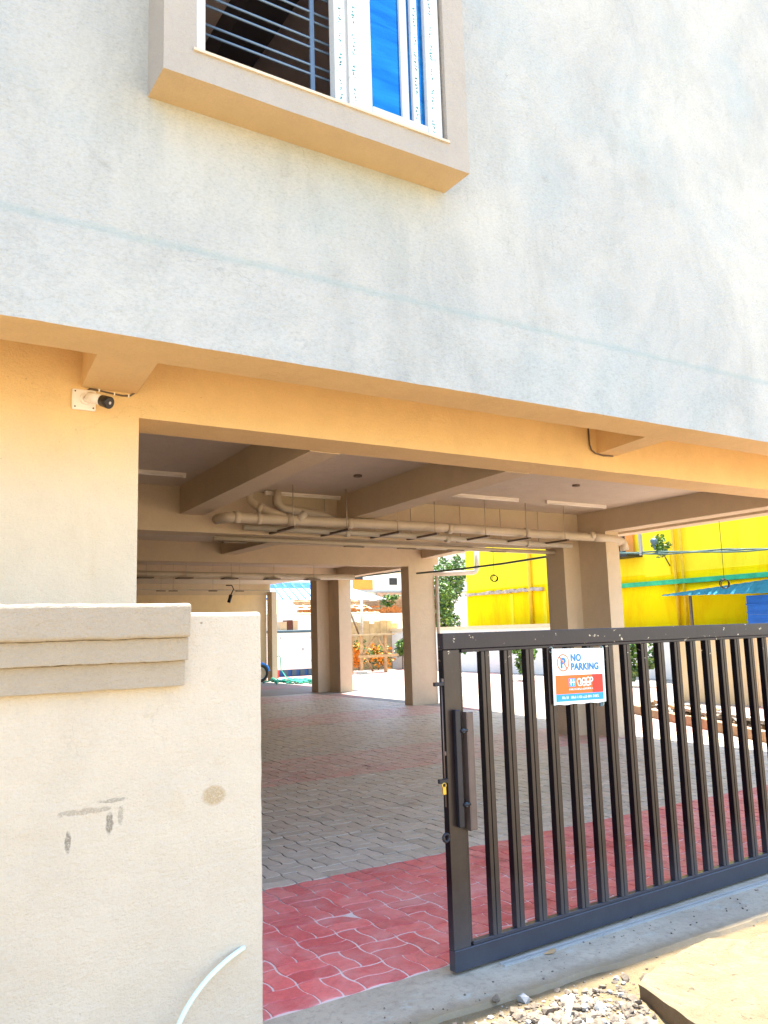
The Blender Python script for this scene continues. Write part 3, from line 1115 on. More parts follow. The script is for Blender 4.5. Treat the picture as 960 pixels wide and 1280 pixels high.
for (xc, yf, z0_) in ((2.176, UY0 - 0.0068, zb + 0.03), (2.270, UY0 - 0.0028, zb + 0.05), (2.714, UY0 + 0.0032, zb + 0.09), (2.829, UY0 - 0.0048, zb + 0.04)):
    bm = NB()
    z_ = z0_
    while z_ < zt - 0.02:
        for g_ in range(tp.randrange(4, 7)):
            w_, h_ = 0.011, 0.017
            n_ = tp.randrange(2, 4)
            P0 = [(xc + tp.uniform(-w_, w_), z_ + tp.uniform(0, h_)) for _ in range(n_ + 1)]
            for a_, c_ in zip(P0, P0[1:]):
                d_ = Vector((c_[0] - a_[0], c_[1] - a_[1]))
                if d_.length < 0.003:
                    continue
                q_ = Vector((-d_.y, d_.x)).normalized() * 0.0026
                f_ = bm.faces.new([bm.verts.new((px_, yf, pz_)) for px_, pz_ in ((a_[0] + q_.x, a_[1] + q_.y), (c_[0] + q_.x, c_[1] + q_.y), (c_[0] - q_.x, c_[1] - q_.y), (a_[0] - q_.x, a_[1] - q_.y))])
            z_ += 0.023
        z_ += tp.uniform(0.03, 0.07)
    obj('tape_print', bm, 'print_green', W2)['kind'] = 'stuff'
# grille behind the open half
for k in range(12):
    base = 4.59 + (k // 2) * 0.172 + (0.058 if k % 2 else 0)
    tubeo('grille_bar', [(1.36, 3.86, base), (2.9, 3.86, base)], 0.0072, 'grille_paint', W2, 6)
boxo('grille_post', (2.062, 2.088, 3.852, 3.866, 4.50, 5.86), 'grille_paint', W2)
boxo('grille_post', (1.34, 1.365, 3.852, 3.866, 4.50, 5.86), 'grille_paint', W2)
# the dark room behind
boxo('room_ceiling', (-5.8, 5.2, 4.16, 9.0, 6.20, 6.3), 'room_wall', B)
boxo('room_wall', (-5.9, -5.8, 4.16, 9.0, 3.42, 6.3), 'room_wall', B)
boxo('room_wall', (5.2, 5.3, 4.16, 9.0, 3.42, 6.3), 'room_wall', B)
boxo('room_wall', (-5.9, 5.3, 9.0, 9.1, 3.42, 6.3), 'room_wall', B)
boxo('room_beam', (2.10, 2.40, 4.16, 9.0, 5.95, 6.199), 'room_beam', B)
boxo('room_beam', (-5.8, 5.2, 6.3, 6.6, 5.96, 6.198), 'room_beam', B)

# ------------------------------------------------------------------ compound wall with its ledge cap
CW = root('compound_wall', (-1, 3.1, 0), 'cream plastered boundary wall with a three-step ledge, scuffed, beside the gate', 'wall')
bm = NB()
box(bm, -6, 1.345, 3.0, 3.19, -0.08, 1.640, 0, 0.014, 3)
roughen(bm, (0.2, 0, 0.0), (1.345, 0, 1.62), 0.045, 0.0022, 'xz')
obj('wall_face', bm, 'wall_paint', CW)
# steps: top z, bottom z, protrusion, right end
for (z1, z0, pr, xe) in ((1.672, 1.548, 0.085, 1.034), (1.548, 1.466, 0.060, 1.030), (1.466, 1.374, 0.036, 1.026)):
    bm = NB()
    k = 0.013 if z1 > 1.6 else 0.004
    box(bm, -6, xe, 3.0 - pr, 3.0 + 0.10, z0 + 0.0005, z1, 0, k, 3)
    roughen(bm, (0.2, 0, 0), (xe, 0, 0), 0.018, 0.0024, 'x', 11.0, 0.7)
    obj('ledge', bm, 'ledge_paint', CW)

# white flexible pipe poking out of the wall face
h_pts = [(0.955, 2.93, 0.14), (1.000, 2.94, 0.242), (1.048, 2.95, 0.306), (1.112, 2.96, 0.360), (1.183, 2.972, 0.398), (1.235, 2.985, 0.415), (1.268, 3.003, 0.418)]
hp = []
for i in range(len(h_pts) - 1):
    a, c = Vector(h_pts[i]), Vector(h_pts[i + 1])
    z_ = Vector(h_pts[max(i - 1, 0)])
    d_ = Vector(h_pts[min(i + 2, len(h_pts) - 1)])
    for t in (0, 0.25, 0.5, 0.75):
        hp.append(0.5 * ((2 * a) + (c - z_) * t + (2 * z_ - 5 * a + 4 * c - d_) * t * t + (3 * a - z_ - 3 * c + d_) * t ** 3))
hp = [Vector((0.90, 2.92, -0.03)), Vector((0.925, 2.925, 0.07))] + hp + [Vector(h_pts[-1])]
tag(tubeo('hose', hp, 0.0088, 'hose_white', None, 12), 'thin white hose curving up out of the ground against the cream boundary wall', 'hose')

# ------------------------------------------------------------------ the gate
G = root('gate', (2.372, 3.20, 0), 'dark purple-black steel gate of upright square bars across the driveway entrance', 'gate', rz=0.020)
GL = 3.9
GD = 0.040
ztop, zbot = 1.532, 0.012


def gate_section(bm, x0, x1, z0, z1, d=0.030):
    """pressed steel bar with two shallow folds down its face"""
    w = x1 - x0
    prof = [(x0, GD), (x0, 0.006), (x0 + 0.003, 0.003), (x0 + 0.30 * w, 0.003), (x0 + 0.34 * w, 0.007), (x0 + 0.40 * w, 0.007),
            (x0 + 0.44 * w, 0.003), (x0 + 0.78 * w, 0.003), (x0 + 0.82 * w, 0.006), (x1 - 0.003, 0.006), (x1, 0.009), (x1, GD)]
    prism(bm, prof, z0, z1)


bm = NB()
box(bm, 0, GL, -0.002, GD + 0.004, ztop - 0.078, ztop, 0, 0.003)
box(bm, 0.115, GL - 0.1, 0.004, GD, ztop - 0.094, ztop - 0.0785, 0, 0.002)
obj('top_rail', bm, 'gate_paint', G, True)
bm = NB()
box(bm, 0, GL, -0.001, GD + 0.004, zbot, 0.105, 0, 0.003)
box(bm, 0.115, GL - 0.1, 0.004, GD, 0.1055, 0.122, 0, 0.002)
obj('bottom_rail', bm, 'gate_paint', G, True)
for xa in (0.0, GL - 0.1):
    bm = NB()
    box(bm, xa, xa + 0.098, 0.0, GD + 0.004, 0.1055, ztop - 0.079, 0, 0.003)
    box(bm, xa + 0.1005, xa + 0.113, 0.006, GD, 0.123, ztop - 0.0945, 0, 0.002)
    st_ = obj('stile', bm, ['gate_shade_side', 'gate_lit_front'], G, True)
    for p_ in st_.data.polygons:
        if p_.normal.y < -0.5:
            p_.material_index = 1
bm = NB()
gate_section(bm, 0, 0.056, 0.1225, ztop - 0.0945)
bar0 = obj('bar', bm, ['gate_shade_side', 'gate_lit_front'], G, True)
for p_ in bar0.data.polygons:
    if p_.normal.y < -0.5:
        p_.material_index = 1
bar0.location = (0.238, 0, 0)
for k in range(1, 24):
    bb = bar0.copy()
    COL.objects.link(bb)
    bb.parent = G
    bb.location = (0.238 + 0.1492 * k, 0, 0)
for xb in (1.2, 3.0):
    tubeo('roller', [(xb, 0.01, 0.02), (xb, 0.034, 0.02)], 0.018, 'black_steel', G, 16, True)
# lock bar, pull plate, studs, bolts and padlock at the free end
boxo('lock_bar', (0.036, 0.066, -0.030, -0.004, 0.640, 1.172), 'black_steel', G, 0.003, True)
bm = NB()
box(bm, 0.100, 0.140, -0.034, -0.026, 0.620, 1.158, 0, 0.003)
box(bm, 0.0965, 0.100, -0.034, -0.004, 0.618, 1.160)
obj('pull_plate', bm, 'brown_steel', G, True)
for z in (1.075, 0.740):
    tubeo('stud', [(0.080, -0.024, z), (0.080, -0.034, z)], 0.009, 'slate_metal', G, 12, True)
    tubeo('stud_arm', [(0.062, -0.030, z), (0.100, -0.030, z)], 0.008, 'black_steel', G, 10, True)
bm = NB()
tube(bm, [(-0.010, 0.012, 0.735), (-0.010, 0.012, 1.29)], 0.0035, 8)
obj('drop_rod', bm, 'brown_steel', G, True)
bm = NB()
box(bm, -0.055, -0.002, 0.000, 0.020, 1.286, 1.304, 0, 0.002)
obj('hinge_lug', bm, 'black_steel', G, True)
bm = NB()
box(bm, -0.048, 0.000, 0.000, 0.020, 0.842, 0.862, 0, 0.002)
obj('hinge_lug', bm, 'black_steel', G, True)
bm = NB()
box(bm, -0.034, -0.016, -0.006, 0.008, 0.792, 0.830, 0, 0.003)
torus(bm, (-0.025, 0.0, 0.834), (1, 0, 0), (0, 0, 1), 0.011, 0.003, 16, 6)
obj('padlock', bm, 'brass', G, True)
bm = NB()
torus(bm, (-0.018, 0.008, 0.600), (1, 0, 0), (0, 0, 1), 0.017, 0.007, 20, 6)
obj('lug_ring', bm, 'black_steel', G, True)
for z in (1.30, 0.965):
    boxo('weld_tab', (-0.010, 0.0, 0.004, 0.018, z, z + 0.02), 'brown_steel', G, 0.002, True)

# ------------------------------------------------------------------ NO PARKING sign hung on the gate
SG = root('no_parking_sign', (3.068, 3.198, 1.146), 'white NO PARKING sign with orange and blue bands wired to the gate bars', 'sign', rz=0.022)
SG.rotation_euler = (0, R(1.2), 0.022)
SW, SH = 0.392, 0.288
bm = NB()
nx = 16
fr_, bk_ = [], []
for j in range(5):
    for i in range(nx + 1):
        x = SW * i / nx
        z = SH * j / 4
        yb = 0.004 * math.sin(i * 0.7) + 0.003 * math.sin(i * 1.9 + j)
        zz = z + (0.0025 * math.sin(i * 1.3) if j == 0 else 0)
        fr_.append(bm.verts.new((x, 0, zz)))
        bk_.append(bm.verts.new((x, 0.003, zz)))
for j in range(4):
    for i in range(nx):
        a = j * (nx + 1) + i
        bm.faces.new((fr_[a], fr_[a + 1], fr_[a + nx + 2], fr_[a + nx + 1]))
        bm.faces.new((bk_[a], bk_[a + nx + 1], bk_[a + nx + 2], bk_[a + 1]))
for i in range(nx):
    bm.faces.new((fr_[i], bk_[i], bk_[i + 1], fr_[i + 1]))
    a = 4 * (nx + 1) + i
    bm.faces.new((fr_[a], fr_[a + 1], bk_[a + 1], bk_[a]))
for j in range(4):
    a = j * (nx + 1)
    bm.faces.new((fr_[a], fr_[a + nx + 1], bk_[a + nx + 1], bk_[a]))
    a += nx
    bm.faces.new((fr_[a], bk_[a], bk_[a + nx + 1], fr_[a + nx + 1]))
obj('panel', bm, 'sign_white', SG, True)


def quad(bm, pts, y, mi=0):
    vs = [bm.verts.new((x, y, z)) for x, z in pts]
    f = bm.faces.new(vs)
    f.material_index = mi
    return f


bm = NB()
quad(bm, [(0.016, 0.054), (0.29, 0.054), (0.29, 0.150), (0.016, 0.150)], -0.0008)
obj('orange_band', bm, 'sign_orange', SG, True)
bm = NB()
quad(bm, [(0.29, 0.054), (0.374, 0.054), (0.374, 0.150), (0.29, 0.150)], -0.0008)
obj('red_band', bm, 'sign_red', SG, True)
bm = NB()
quad(bm, [(0.016, 0.016), (0.374, 0.016), (0.374, 0.0535), (0.016, 0.0535)], -0.0008)
obj('blue_band', bm, 'sign_blue', SG, True)


def stroke(bm, pts, w, y=-0.0018, mi=0):
    """flat ribbon along a polyline in the sign's own plane"""
    P_ = [Vector(p) for p in pts]
    L_, R_ = [], []
    for i in range(len(P_)):
        d = (P_[min(i + 1, len(P_) - 1)] - P_[max(i - 1, 0)]).normalized()
        n = Vector((-d.y, d.x)) * w / 2
        L_.append(bm.verts.new((P_[i].x + n.x, y, P_[i].y + n.y)))
        R_.append(bm.verts.new((P_[i].x - n.x, y, P_[i].y - n.y)))
    for i in range(len(P_) - 1):
        bm.faces.new((L_[i], L_[i + 1], R_[i + 1], R_[i])).material_index = mi


def ring(cx, cz, r, n=20, a0=0, a1=360, sx=1.0):
    return [(cx + sx * r * math.cos(R(a0 + (a1 - a0) * i / n)), cz + r * math.sin(R(a0 + (a1 - a0) * i / n))) for i in range(n + 1)]


bm = NB()
stroke(bm, ring(0.076, 0.215, 0.042, 32), 0.006)
stroke(bm, [(0.049, 0.248), (0.106, 0.182)], 0.007, -0.0024)
obj('no_parking_ring', bm, 'sign_orange', SG, True)


def text_obj(name, body, size, x, z, mat, parent, bold=0.0, xs=1.0, y=-0.0018):
    cu = bpy.data.curves.new(name, 'FONT')
    cu.body = body
    cu.size = size
    cu.offset = bold
    cu.space_character = 1.05
    t = bpy.data.objects.new(name, cu)
    COL.objects.link(t)
    bpy.context.view_layer.update()
    me = bpy.data.meshes.new_from_object(t)
    bpy.data.objects.remove(t)
    me.transform(Matrix(((xs, 0, 0, x), (0, 0, -1, y), (0, 1, 0, z), (0, 0, 0, 1))))
    me.materials.clear()
    me.materials.append(MATS[mat])
    o = bpy.data.objects.new(name, me)
    COL.objects.link(o)
    o.parent = parent
    return o


text_obj('lettering', 'P', 0.072, 0.055, 0.189, 'sign_ink', SG, 0.0030, 1.05)
text_obj('lettering', 'NO', 0.050, 0.132, 0.223, 'sign_ink', SG, 0.0022, 0.98)
text_obj('lettering', 'PARKING', 0.050, 0.132, 0.176, 'sign_ink', SG, 0.0022, 0.98)
# logo tile with two little figures and the rounded script beside it
bm = NB()
quad(bm, [(0.112, 0.090), (0.160, 0.090), (0.160, 0.133), (0.112, 0.133)], -0.0014)
obj('logo_tile', bm, 'sign_blue', SG, True)
bm = NB()
for cx in (0.127, 0.146):
    stroke(bm, ring(cx, 0.124, 0.003, 10), 0.005, -0.0026)
    stroke(bm, [(cx, 0.120), (cx, 0.096)], 0.007, -0.0026)
stroke(bm, [(0.116, 0.113), (0.157, 0.113)], 0.005, -0.0026)
lx = 0.172
stroke(bm, ring(lx + 0.017, 0.116, 0.014, 18, -60, 240), 0.007)
stroke(bm, [(lx + 0.006, 0.104), (lx + 0.014, 0.094), (lx + 0.030, 0.094), (lx + 0.036, 0.102)], 0.006)
stroke(bm, ring(lx + 0.052, 0.120, 0.012, 18), 0.006)
stroke(bm, ring(lx + 0.052, 0.103, 0.011, 18, 100, 440), 0.006)
stroke(bm, [(lx + 0.064, 0.134), (lx + 0.068, 0.092)], 0.006)
stroke(bm, ring(lx + 0.086, 0.122, 0.013, 18), 0.006)
stroke(bm, ring(lx + 0.084, 0.103, 0.011, 18, 100, 440), 0.006)
stroke(bm, [(lx + 0.100, 0.134), (lx + 0.104, 0.094)], 0.006)
stroke(bm, ring(lx + 0.112, 0.124, 0.010, 14, -120, 160), 0.006)
obj('script_lettering', bm, 'sign_white', SG, True)


def squiggle(bm, x0, x1, z, h, seed):
    rr = random.Random(seed)
    x = x0
    while x < x1:
        w = rr.uniform(0.004, 0.008)
        k = rr.random()
        if k < 0.16:
            x += w
            continue
        if k < 0.5:
            stroke(bm, ring(x + w / 2, z + h / 2, h / 2, 8, rr.uniform(0, 180), rr.uniform(300, 420), w / h), 0.0022)
        else:
            stroke(bm, [(x, z), (x + w * 0.2, z + h), (x + w * 0.8, z + h * rr.uniform(0.3, 1)), (x + w * 0.8, z)], 0.0022)
        x += w + 0.0022


bm = NB()
for a_ in ((0.112, 0.285, 0.072, 0.010, 3), (0.058, 0.165, 0.029, 0.014, 5), (0.172, 0.330, 0.029, 0.014, 8)):
    bm = NB()
    squiggle(bm, *a_)
    obj('small_lettering', bm, 'sign_white', SG, True)['kind'] = 'stuff'
for (x, z) in ((0.004, 0.284), (0.388, 0.284), (0.372, -0.006)):
    bm = NB()
    torus(bm, (x, 0.012, z), (0, 1, 0), (0, 0, 1), 0.014, 0.0016, 14, 5)
    obj('tie_wire', bm, 'hose_white', SG, True)
boxo('tie_tab', (0.352, 0.370, 0.004, 0.014, -0.022, 0.000), 'slate_metal', SG, 0.0, True)

# ------------------------------------------------------------------ CCTV camera on the front wall
CC = root('security_camera', (1.075, WY, 2.955), 'white bullet security camera on a square plate under the soffit', 'camera')
bm = NB()
box(bm, 1.005, 1.143, WY - 0.022, WY - 0.001, 2.888, 3.015, 0, 0.010, 2)
obj('mounting_plate', bm, 'camera_white', CC)
for x in (1.022, 1.126):
    for z in (2.905, 2.998):
        tubeo('screw', [(x, WY - 0.022, z), (x, WY - 0.025, z)], 0.0045, 'black_plastic', CC, 8)
bm = NB()
tube(bm, [(1.080, WY - 0.020, 2.955), (1.080, WY - 0.034, 2.955)], [0.034, 0.030], 20)
tube(bm, [(1.080, WY - 0.030, 2.955), (1.088, WY - 0.055, 2.945), (1.098, WY - 0.080, 2.938)], [0.020, 0.015, 0.017], 14)
obj('swivel_arm', bm, 'camera_white', CC)
c0, c1 = Vector((1.092, WY - 0.055, 2.965)), Vector((1.178, WY - 0.190, 2.902))
dd = (c1 - c0).normalized()
bm = NB()
tube(bm, [c0, c0 + dd * 0.006, c1 - dd * 0.055], [0.024, 0.031, 0.031], 20)
obj('camera_body', bm, 'camera_white', CC)
bm = NB()
tube(bm, [c1 - dd * 0.060, c1, c1 + dd * 0.004], [0.034, 0.036, 0.032], 20)
obj('lens_hood', bm, 'black_plastic', CC)
bm = NB()
tube(bm, [c1 + dd * 0.002, c1 + dd * 0.0045], 0.009, 14)
obj('lens', bm, 'zinc', CC)
cb = [(1.095, WY - 0.012, 3.012), (1.105, WY - 0.012, 3.024), (1.16, WY - 0.010, 3.022), (1.22, WY - 0.010, 3.015), (1.30, WY - 0.010, 3.008), (1.345, WY - 0.010, 3.014), (1.385, WY - 0.010, 3.045), (1.42, WY - 0.012, 3.10), (1.44, WY - 0.012, 3.2)]
cco = obj('cable', (lambda b_: (tube(b_, cb, 0.0055, 8), b_)[1])(NB()), 'cable_brown', CC)
for x, z in ((1.16, 3.022), (1.25, 3.012), (1.335, 3.011)):
    boxo('cable_clip', (x - 0.004, x + 0.004, WY - 0.016, WY - 0.002, z - 0.009, z + 0.009), 'camera_white', CC)
# loose conduit by the second bracket
cb = [(5.385, 4.30, 3.031), (5.385, 4.55, 3.20), (5.36, 4.91, 3.16), (5.38, 4.912, 3.06), (5.44, 4.90, 3.026), (5.55, 4.90, 3.020), (5.66, 4.905, 3.024)]
cb = [(5.30, 4.912, 3.25), (5.30, 4.908, 3.10), (5.315, 4.905, 3.055), (5.36, 4.905, 3.030), (5.46, 4.905, 3.018), (5.58, 4.905, 3.024)]
tag(obj('cable', (lambda b_: (tube(b_, cb, 0.007, 8), b_)[1])(NB()), 'cable_brown'), 'short dark cable stub hanging beside the right-hand soffit bracket', 'cable')

# ------------------------------------------------------------------ batten lights on the parking ceiling
lights = [((2.19, 7.96), 0.02, 3.19, 'white batten light nearest the left wall edge, its end hidden by the wall'),
          ((4.47, 8.60), 0.0, 3.19, 'white batten light above the branching drain pipes'),
          ((6.55, 7.86), 0.0, 3.19, 'white batten light partly hidden behind the second ceiling beam'),
          ((8.13, 7.83), 0.0, 3.19, 'white batten light nearest the right-hand column'),
          ((4.72, 13.2), 0.0, 3.27, 'faint batten light deep in the second bay beyond the cross beam')]
lp = None
for (x, y), rz, z, lab in lights:
    if lp is None:
        lp = root('batten_light', (0, 0, 0))
        boxo('housing', (-0.56, 0.56, -0.022, 0.022, -0.024, 0.0), 'lamp_white', lp, 0.003, True)
        tubeo('tube', [(-0.54, 0, -0.034), (0.54, 0, -0.034)], 0.013, 'lamp_white', lp, 10, True)
        for xx in (-0.55, 0.54):
            boxo('end_cap', (xx - 0.008, xx + 0.018, -0.018, 0.018, -0.050, -0.023), 'lamp_white', lp, 0.002, True)
        o = lp
    else:
        o = copy_tree(lp)
    o.location = (x, y, z - 0.001)
    tag(o, lab, 'light', 'batten lights on the parking ceiling')

# ------------------------------------------------------------------ suspended drain pipes
DP = root('drain_pipe', (6.0, 8.3, 2.8), 'thick cream drain pipe hung across the ceiling with branch fittings at its left end', 'pipe')


def coupling(a, c, r, par, mat='pvc_pipe'):
    tubeo('coupling', [a, c], r, mat, par, 16)


PYm = 8.20
zA, zB_ = 2.795, 2.790
bm = NB()
bend = arc((3.36, PYm, 2.80), (3.25, PYm + 0.20, 2.80), (3.24, PYm, 2.80))
tube(bm, bend[::-1] + [Vector((6.0, PYm, 2.815)), Vector((8.82, PYm, 2.785))], 0.056, 18)
obj('pipe', bm, 'pvc_pipe', DP)
for xa, w in ((3.36, 0.07), (3.62, 0.05), (3.98, 0.10), (4.75, 0.07), (6.2, 0.07), (7.5, 0.07), (8.72, 0.08)):
    coupling((xa, PYm, 2.803), (xa + w, PYm, 2.803), 0.064, DP)
# swept branches rising to the ceiling
bm = NB()
tube(bm, [(3.98, PYm, 2.82), (3.84, PYm + 0.08, 2.89), (3.72, PYm + 0.18, 2.96), (3.66, PYm + 0.24, 3.03), (3.66, PYm + 0.26, 3.19)], 0.048, 14)
obj('branch', bm, 'pvc_pipe', DP)
coupling((3.77, PYm + 0.14, 2.93), (3.73, PYm + 0.17, 2.953), 0.056, DP)
bm = NB()
tube(bm, [(4.75, PYm + 0.30, 2.88), (4.62, PYm + 0.30, 2.93), (4.30, PYm + 0.30, 2.96), (4.10, PYm + 0.30, 2.98), (4.02, PYm + 0.30, 3.04), (4.02, PYm + 0.30, 3.19)], 0.048, 14)
obj('branch', bm, 'pvc_pipe', DP)
bm = NB()
tube(bm, [(4.12, PYm - 0.02, 2.80), (4.20, PYm - 0.03, 2.885)], 0.042, 14)
obj('branch', bm, 'pvc_white', DP)
bm = NB()
tube(bm, arc((8.80, PYm, 2.785), (9.40, PYm - 0.02, 2.70), (9.42, PYm, 2.79)) + [Vector((9.42, PYm - 0.02, 2.62))], 0.062, 16)
obj('elbow', bm, 'pvc_pipe', DP)
for x in (4.02, 4.70, 5.40, 5.95, 6.75, 7.45, 8.15):
    tubeo('hanger_rod', [(x, PYm - 0.10, 3.185), (x, PYm - 0.10, 2.70)], 0.0055, 'rod_pale', DP, 6)
    tubeo('hanger_rod', [(x, PYm + 0.42, 3.185), (x, PYm + 0.42, 2.70)], 0.0055, 'rod_pale', DP, 6)
    bm = NB()
    box(bm, x - 0.02, x + 0.02, PYm - 0.16, PYm + 0.50, 2.698, 2.722)
    obj('hanger_channel', bm, 'rod_steel', DP)
DP2 = root('drain_pipe', (6.0, 8.5, 2.7), 'thinner cream pipe running just below and behind the thick drain pipe', 'pipe')
bm = NB()
tube(bm, [(3.6, 8.50, 2.742), (6.0, 8.50, 2.728), (8.66, 8.50, 2.690)], 0.036, 14)
obj('pipe', bm, 'pvc_white', DP2)
for x in (4.9, 6.4, 7.8):
    coupling((x, 8.50, 2.736 - (x - 3.6) * 0.0095), (x + 0.06, 8.50, 2.736 - (x - 3.54) * 0.0095), 0.042, DP2, 'pvc_white')
DP4 = root('drain_pipe', (7.0, 8.95, 2.6), 'thin cream pipe strapped under the cross beam beyond the hangers', 'pipe')
tubeo('pipe', [(3.4, 8.88, 2.655), (8.70, 8.88, 2.630)], 0.028, 'pvc_pipe', DP4, 12)
for x in (3.65, 5.25, 6.05, 6.85, 7.6):
    boxo('strap', (x - 0.14, x + 0.14, 8.855, 8.90, 2.606, 2.617), 'rod_steel', DP4)
DP3 = root('drain_pipe', (6.0, 15.1, 2.69), 'long cream pipe hung beyond the second cross beam deep in the parking level', 'pipe')
tubeo('pipe', [(1.0, 15.1, 2.73), (8.9, 15.1, 2.70)], 0.058, 'pvc_pipe', DP3, 14)
for x in (3.0, 4.45, 5.2, 6.1, 7.0, 7.9):
    tubeo('hanger_rod', [(x, 15.0, 3.27), (x, 15.0, 2.63)], 0.006, 'rod_pale', DP3, 6)
    boxo('hanger_channel', (x - 0.14, x + 0.14, 14.98, 15.2, 2.635, 2.655), 'rod_steel', DP3)
CD = root('conduit', (6.0, 16.5, 2.5), 'thin conduit with small hanging fittings in front of the far cream wall', 'conduit')
tubeo('pipe', [(1.0, 16.5, 2.52), (7.6, 16.5, 2.50)], 0.012, 'pvc_white', CD, 8)
for x in (3.3, 4.6, 5.2, 5.45, 6.3, 6.9):
    tubeo('hanger_rod', [(x, 16.5, 3.27), (x, 16.5, 2.50)], 0.004, 'rod_pale', CD, 6)
    boxo('bracket', (x - 0.09, x + 0.09, 16.48, 16.52, 2.475, 2.495), 'rod_steel', CD)
bm = NB()
tube(bm, [(6.55, 16.4, 2.60), (6.68, 16.4, 2.60), (6.72, 16.4, 2.52), (6.64, 16.4, 2.36)], 0.012, 8)
tube(bm, [(6.66, 16.4, 2.40), (6.61, 16.4, 2.24)], 0.035, 10)
tag(obj('hanging_lampholder', bm, 'black_plastic'), 'black lampholder dangling from the conduit near the far wall', 'fitting')

# downpipe strapped to the middle column and the bent pipe over the opening
VP_ = root('downpipe', (10.62, 14.45, 0), 'pale downpipe strapped to the right edge of the middle column', 'pipe')
tubeo('pipe', [(10.60, 14.44, -0.01), (10.60, 14.44, 2.70)], 0.038, 'pvc_pipe', VP_, 12)
BP = root('bent_pipe', (11.5, 14.9, 2.7), 'pale pipe with a right-angle bend hung across the opening beside the middle column', 'pipe')
bm = NB()
tube(bm, [(10.62, 14.9, 2.775), (11.95, 14.9, 2.83)] + arc((11.95, 14.9, 2.83), (12.10, 14.9, 2.98), (12.10, 14.9, 2.84)) + [Vector((12.12, 14.9, 3.40))], 0.055, 12)
obj('pipe', bm, 'pvc_pipe', BP)

# cables with coils
def coil(name, x, y, z, r, label, top):
    o = root(name, (x, y, z), label, 'cable')
    bm = NB()
    tube(bm, [(x, y, top), (x + 0.004, y, (top + z) / 2), (x, y, z + r)], 0.0035, 6)
    obj('wire', bm, 'cable_black', o)
    bm = NB()
    torus(bm, (x, y, z), (0.85, -0.53, 0), (0, 0, 1), r, 0.006, 24, 6)
    torus(bm, (x + 0.01, y - 0.01, z - 0.005), (0.80, -0.53, 0.1), (0, 0.1, 1), r * 0.93, 0.005, 24, 6)
    torus(bm, (x - 0.004, y + 0.008, z + 0.006), (0.85, -0.43, -0.1), (0.1, 0, 1), r * 1.05, 0.004, 24, 6)
    obj('coil', bm, 'cable_black', o)


coil('hanging_cable', 9.72, 6.80, 2.045, 0.060, 'black wire hanging from the right beam edge to a small coil', 2.884)
coil('hanging_cable', 8.63, 10.2, 2.34, 0.052, 'black wire with a ring coil hanging in the opening left of the big column', 3.08)
bm = NB()
tube(bm, [(9.98, 14.3, 2.742), (10.0, 13.0, 2.718), (9.95, 11.5, 2.712), (9.9, 10.0, 2.735), (9.6, 9.1, 2.78)], 0.020, 8)
tube(bm, [(11.2, 19.2, 3.00), (11.0, 17.0, 2.96), (10.8, 14.8, 2.95)], 0.018, 8)
tag(obj('cable_bundle', bm, 'cable_green'), 'dark green cable strung level across the opening beside the middle column', 'cable')

# ------------------------------------------------------------------ yellow house beyond the boundary
YH = root('yellow_house', (22, 17, 0), 'bright yellow painted house with a green ledge beyond the boundary wall', 'house')
boxo('upper_wall', (20.0, 29, 3, 25.3, 3.0, 7.5), 'pale_yellow_wall', YH)
boxo('lower_wall', (19.985, 29, 3, 25.3, -0.1, 2.998), 'yellow_wall', YH)
boxo('ledge', (19.84, 19.98, 3, 17.9, 2.66, 2.79), 'green_paint', YH)
bm = NB()
rr = random.Random(4)
y = 21.0
while y < 25.28:
    w = rr.uniform(0.12, 0.3)
    box(bm, 19.86, 19.98, y, min(y + w, 25.28), 2.80 + rr.uniform(-0.02, 0.01), 2.88 + rr.uniform(-0.01, 0.05))
    y += w
obj('ledge', bm, 'stained_ledge', YH)
boxo('plaster_patch', (19.975, 19.99, 15.7, 16.64, 2.93, 3.66), 'pale_yellow_wall', YH)
boxo('balcony_shelf', (19.3, 19.99, 16.7, 19.2, 3.55, 3.66), 'dark_opening', YH)
boxo('door_opening', (19.96, 19.998, 17.15, 18.4, 3.66, 5.2), 'dark_opening', YH)
for y0 in (16.95, 17.55):
    boxo('shutter', (19.90, 19.955, y0, y0 + 0.30, 3.67, 5.1), 'orange_paint', YH)
for y_, r_ in ((15.50, 0.045), (15.24, 0.040), (21.63, 0.07), (19.9, 0.04)):
    tubeo('drainpipe', [(19.92, y_, 0), (19.92, y_, 7.2)], r_, 'yellow_pipe_paint', YH, 8)
for y_ in (22.6, 20.9):
    boxo('pilaster', (19.95, 19.984, y_, y_ + 0.16, 0, 2.75), 'pale_yellow_wall', YH)

SH_ = root('blue_lean_to', (19, 12, 0), 'lean-to with a blue corrugated roof and blue sheet wall against the yellow house', 'shed')
# corrugated sheet
bm = NB()
rows = []
n = 90
for i in range(n + 1):
    t = i / n
    yl = 14.75 - t * 7.5
    yh = 16.0 - t * 8.7
    zl = 2.275 - 0.027 * (14.75 - yl)
    zh = 2.373 + 0.0675 * (16.0 - yh)
    dz = 0.007 * math.sin(i * 2.1)
    rows.append((bm.verts.new((18.3, yl, zl + dz)), bm.verts.new((19.9, yh, zh + dz))))
for i in range(n):
    bm.faces.new((rows[i][0], rows[i + 1][0], rows[i + 1][1], rows[i][1])).smooth = True
bmesh.ops.solidify(bm, geom=bm.faces[:], thickness=0.012)
obj('roof_sheet', bm, 'cyan_sheet', SH_)
for y_ in (13.95, 10.2, 7.8):
    boxo('post', (18.45, 18.51, y_, y_ + 0.06, -0.05, 2.24), 'rod_steel', SH_)
bm = NB()
k = 0
z = 1.30
boxo('sheet_wall', (19.40, 19.44, 8.0, 12.98, 0.0, 1.70), 'blue_sheet', SH_)
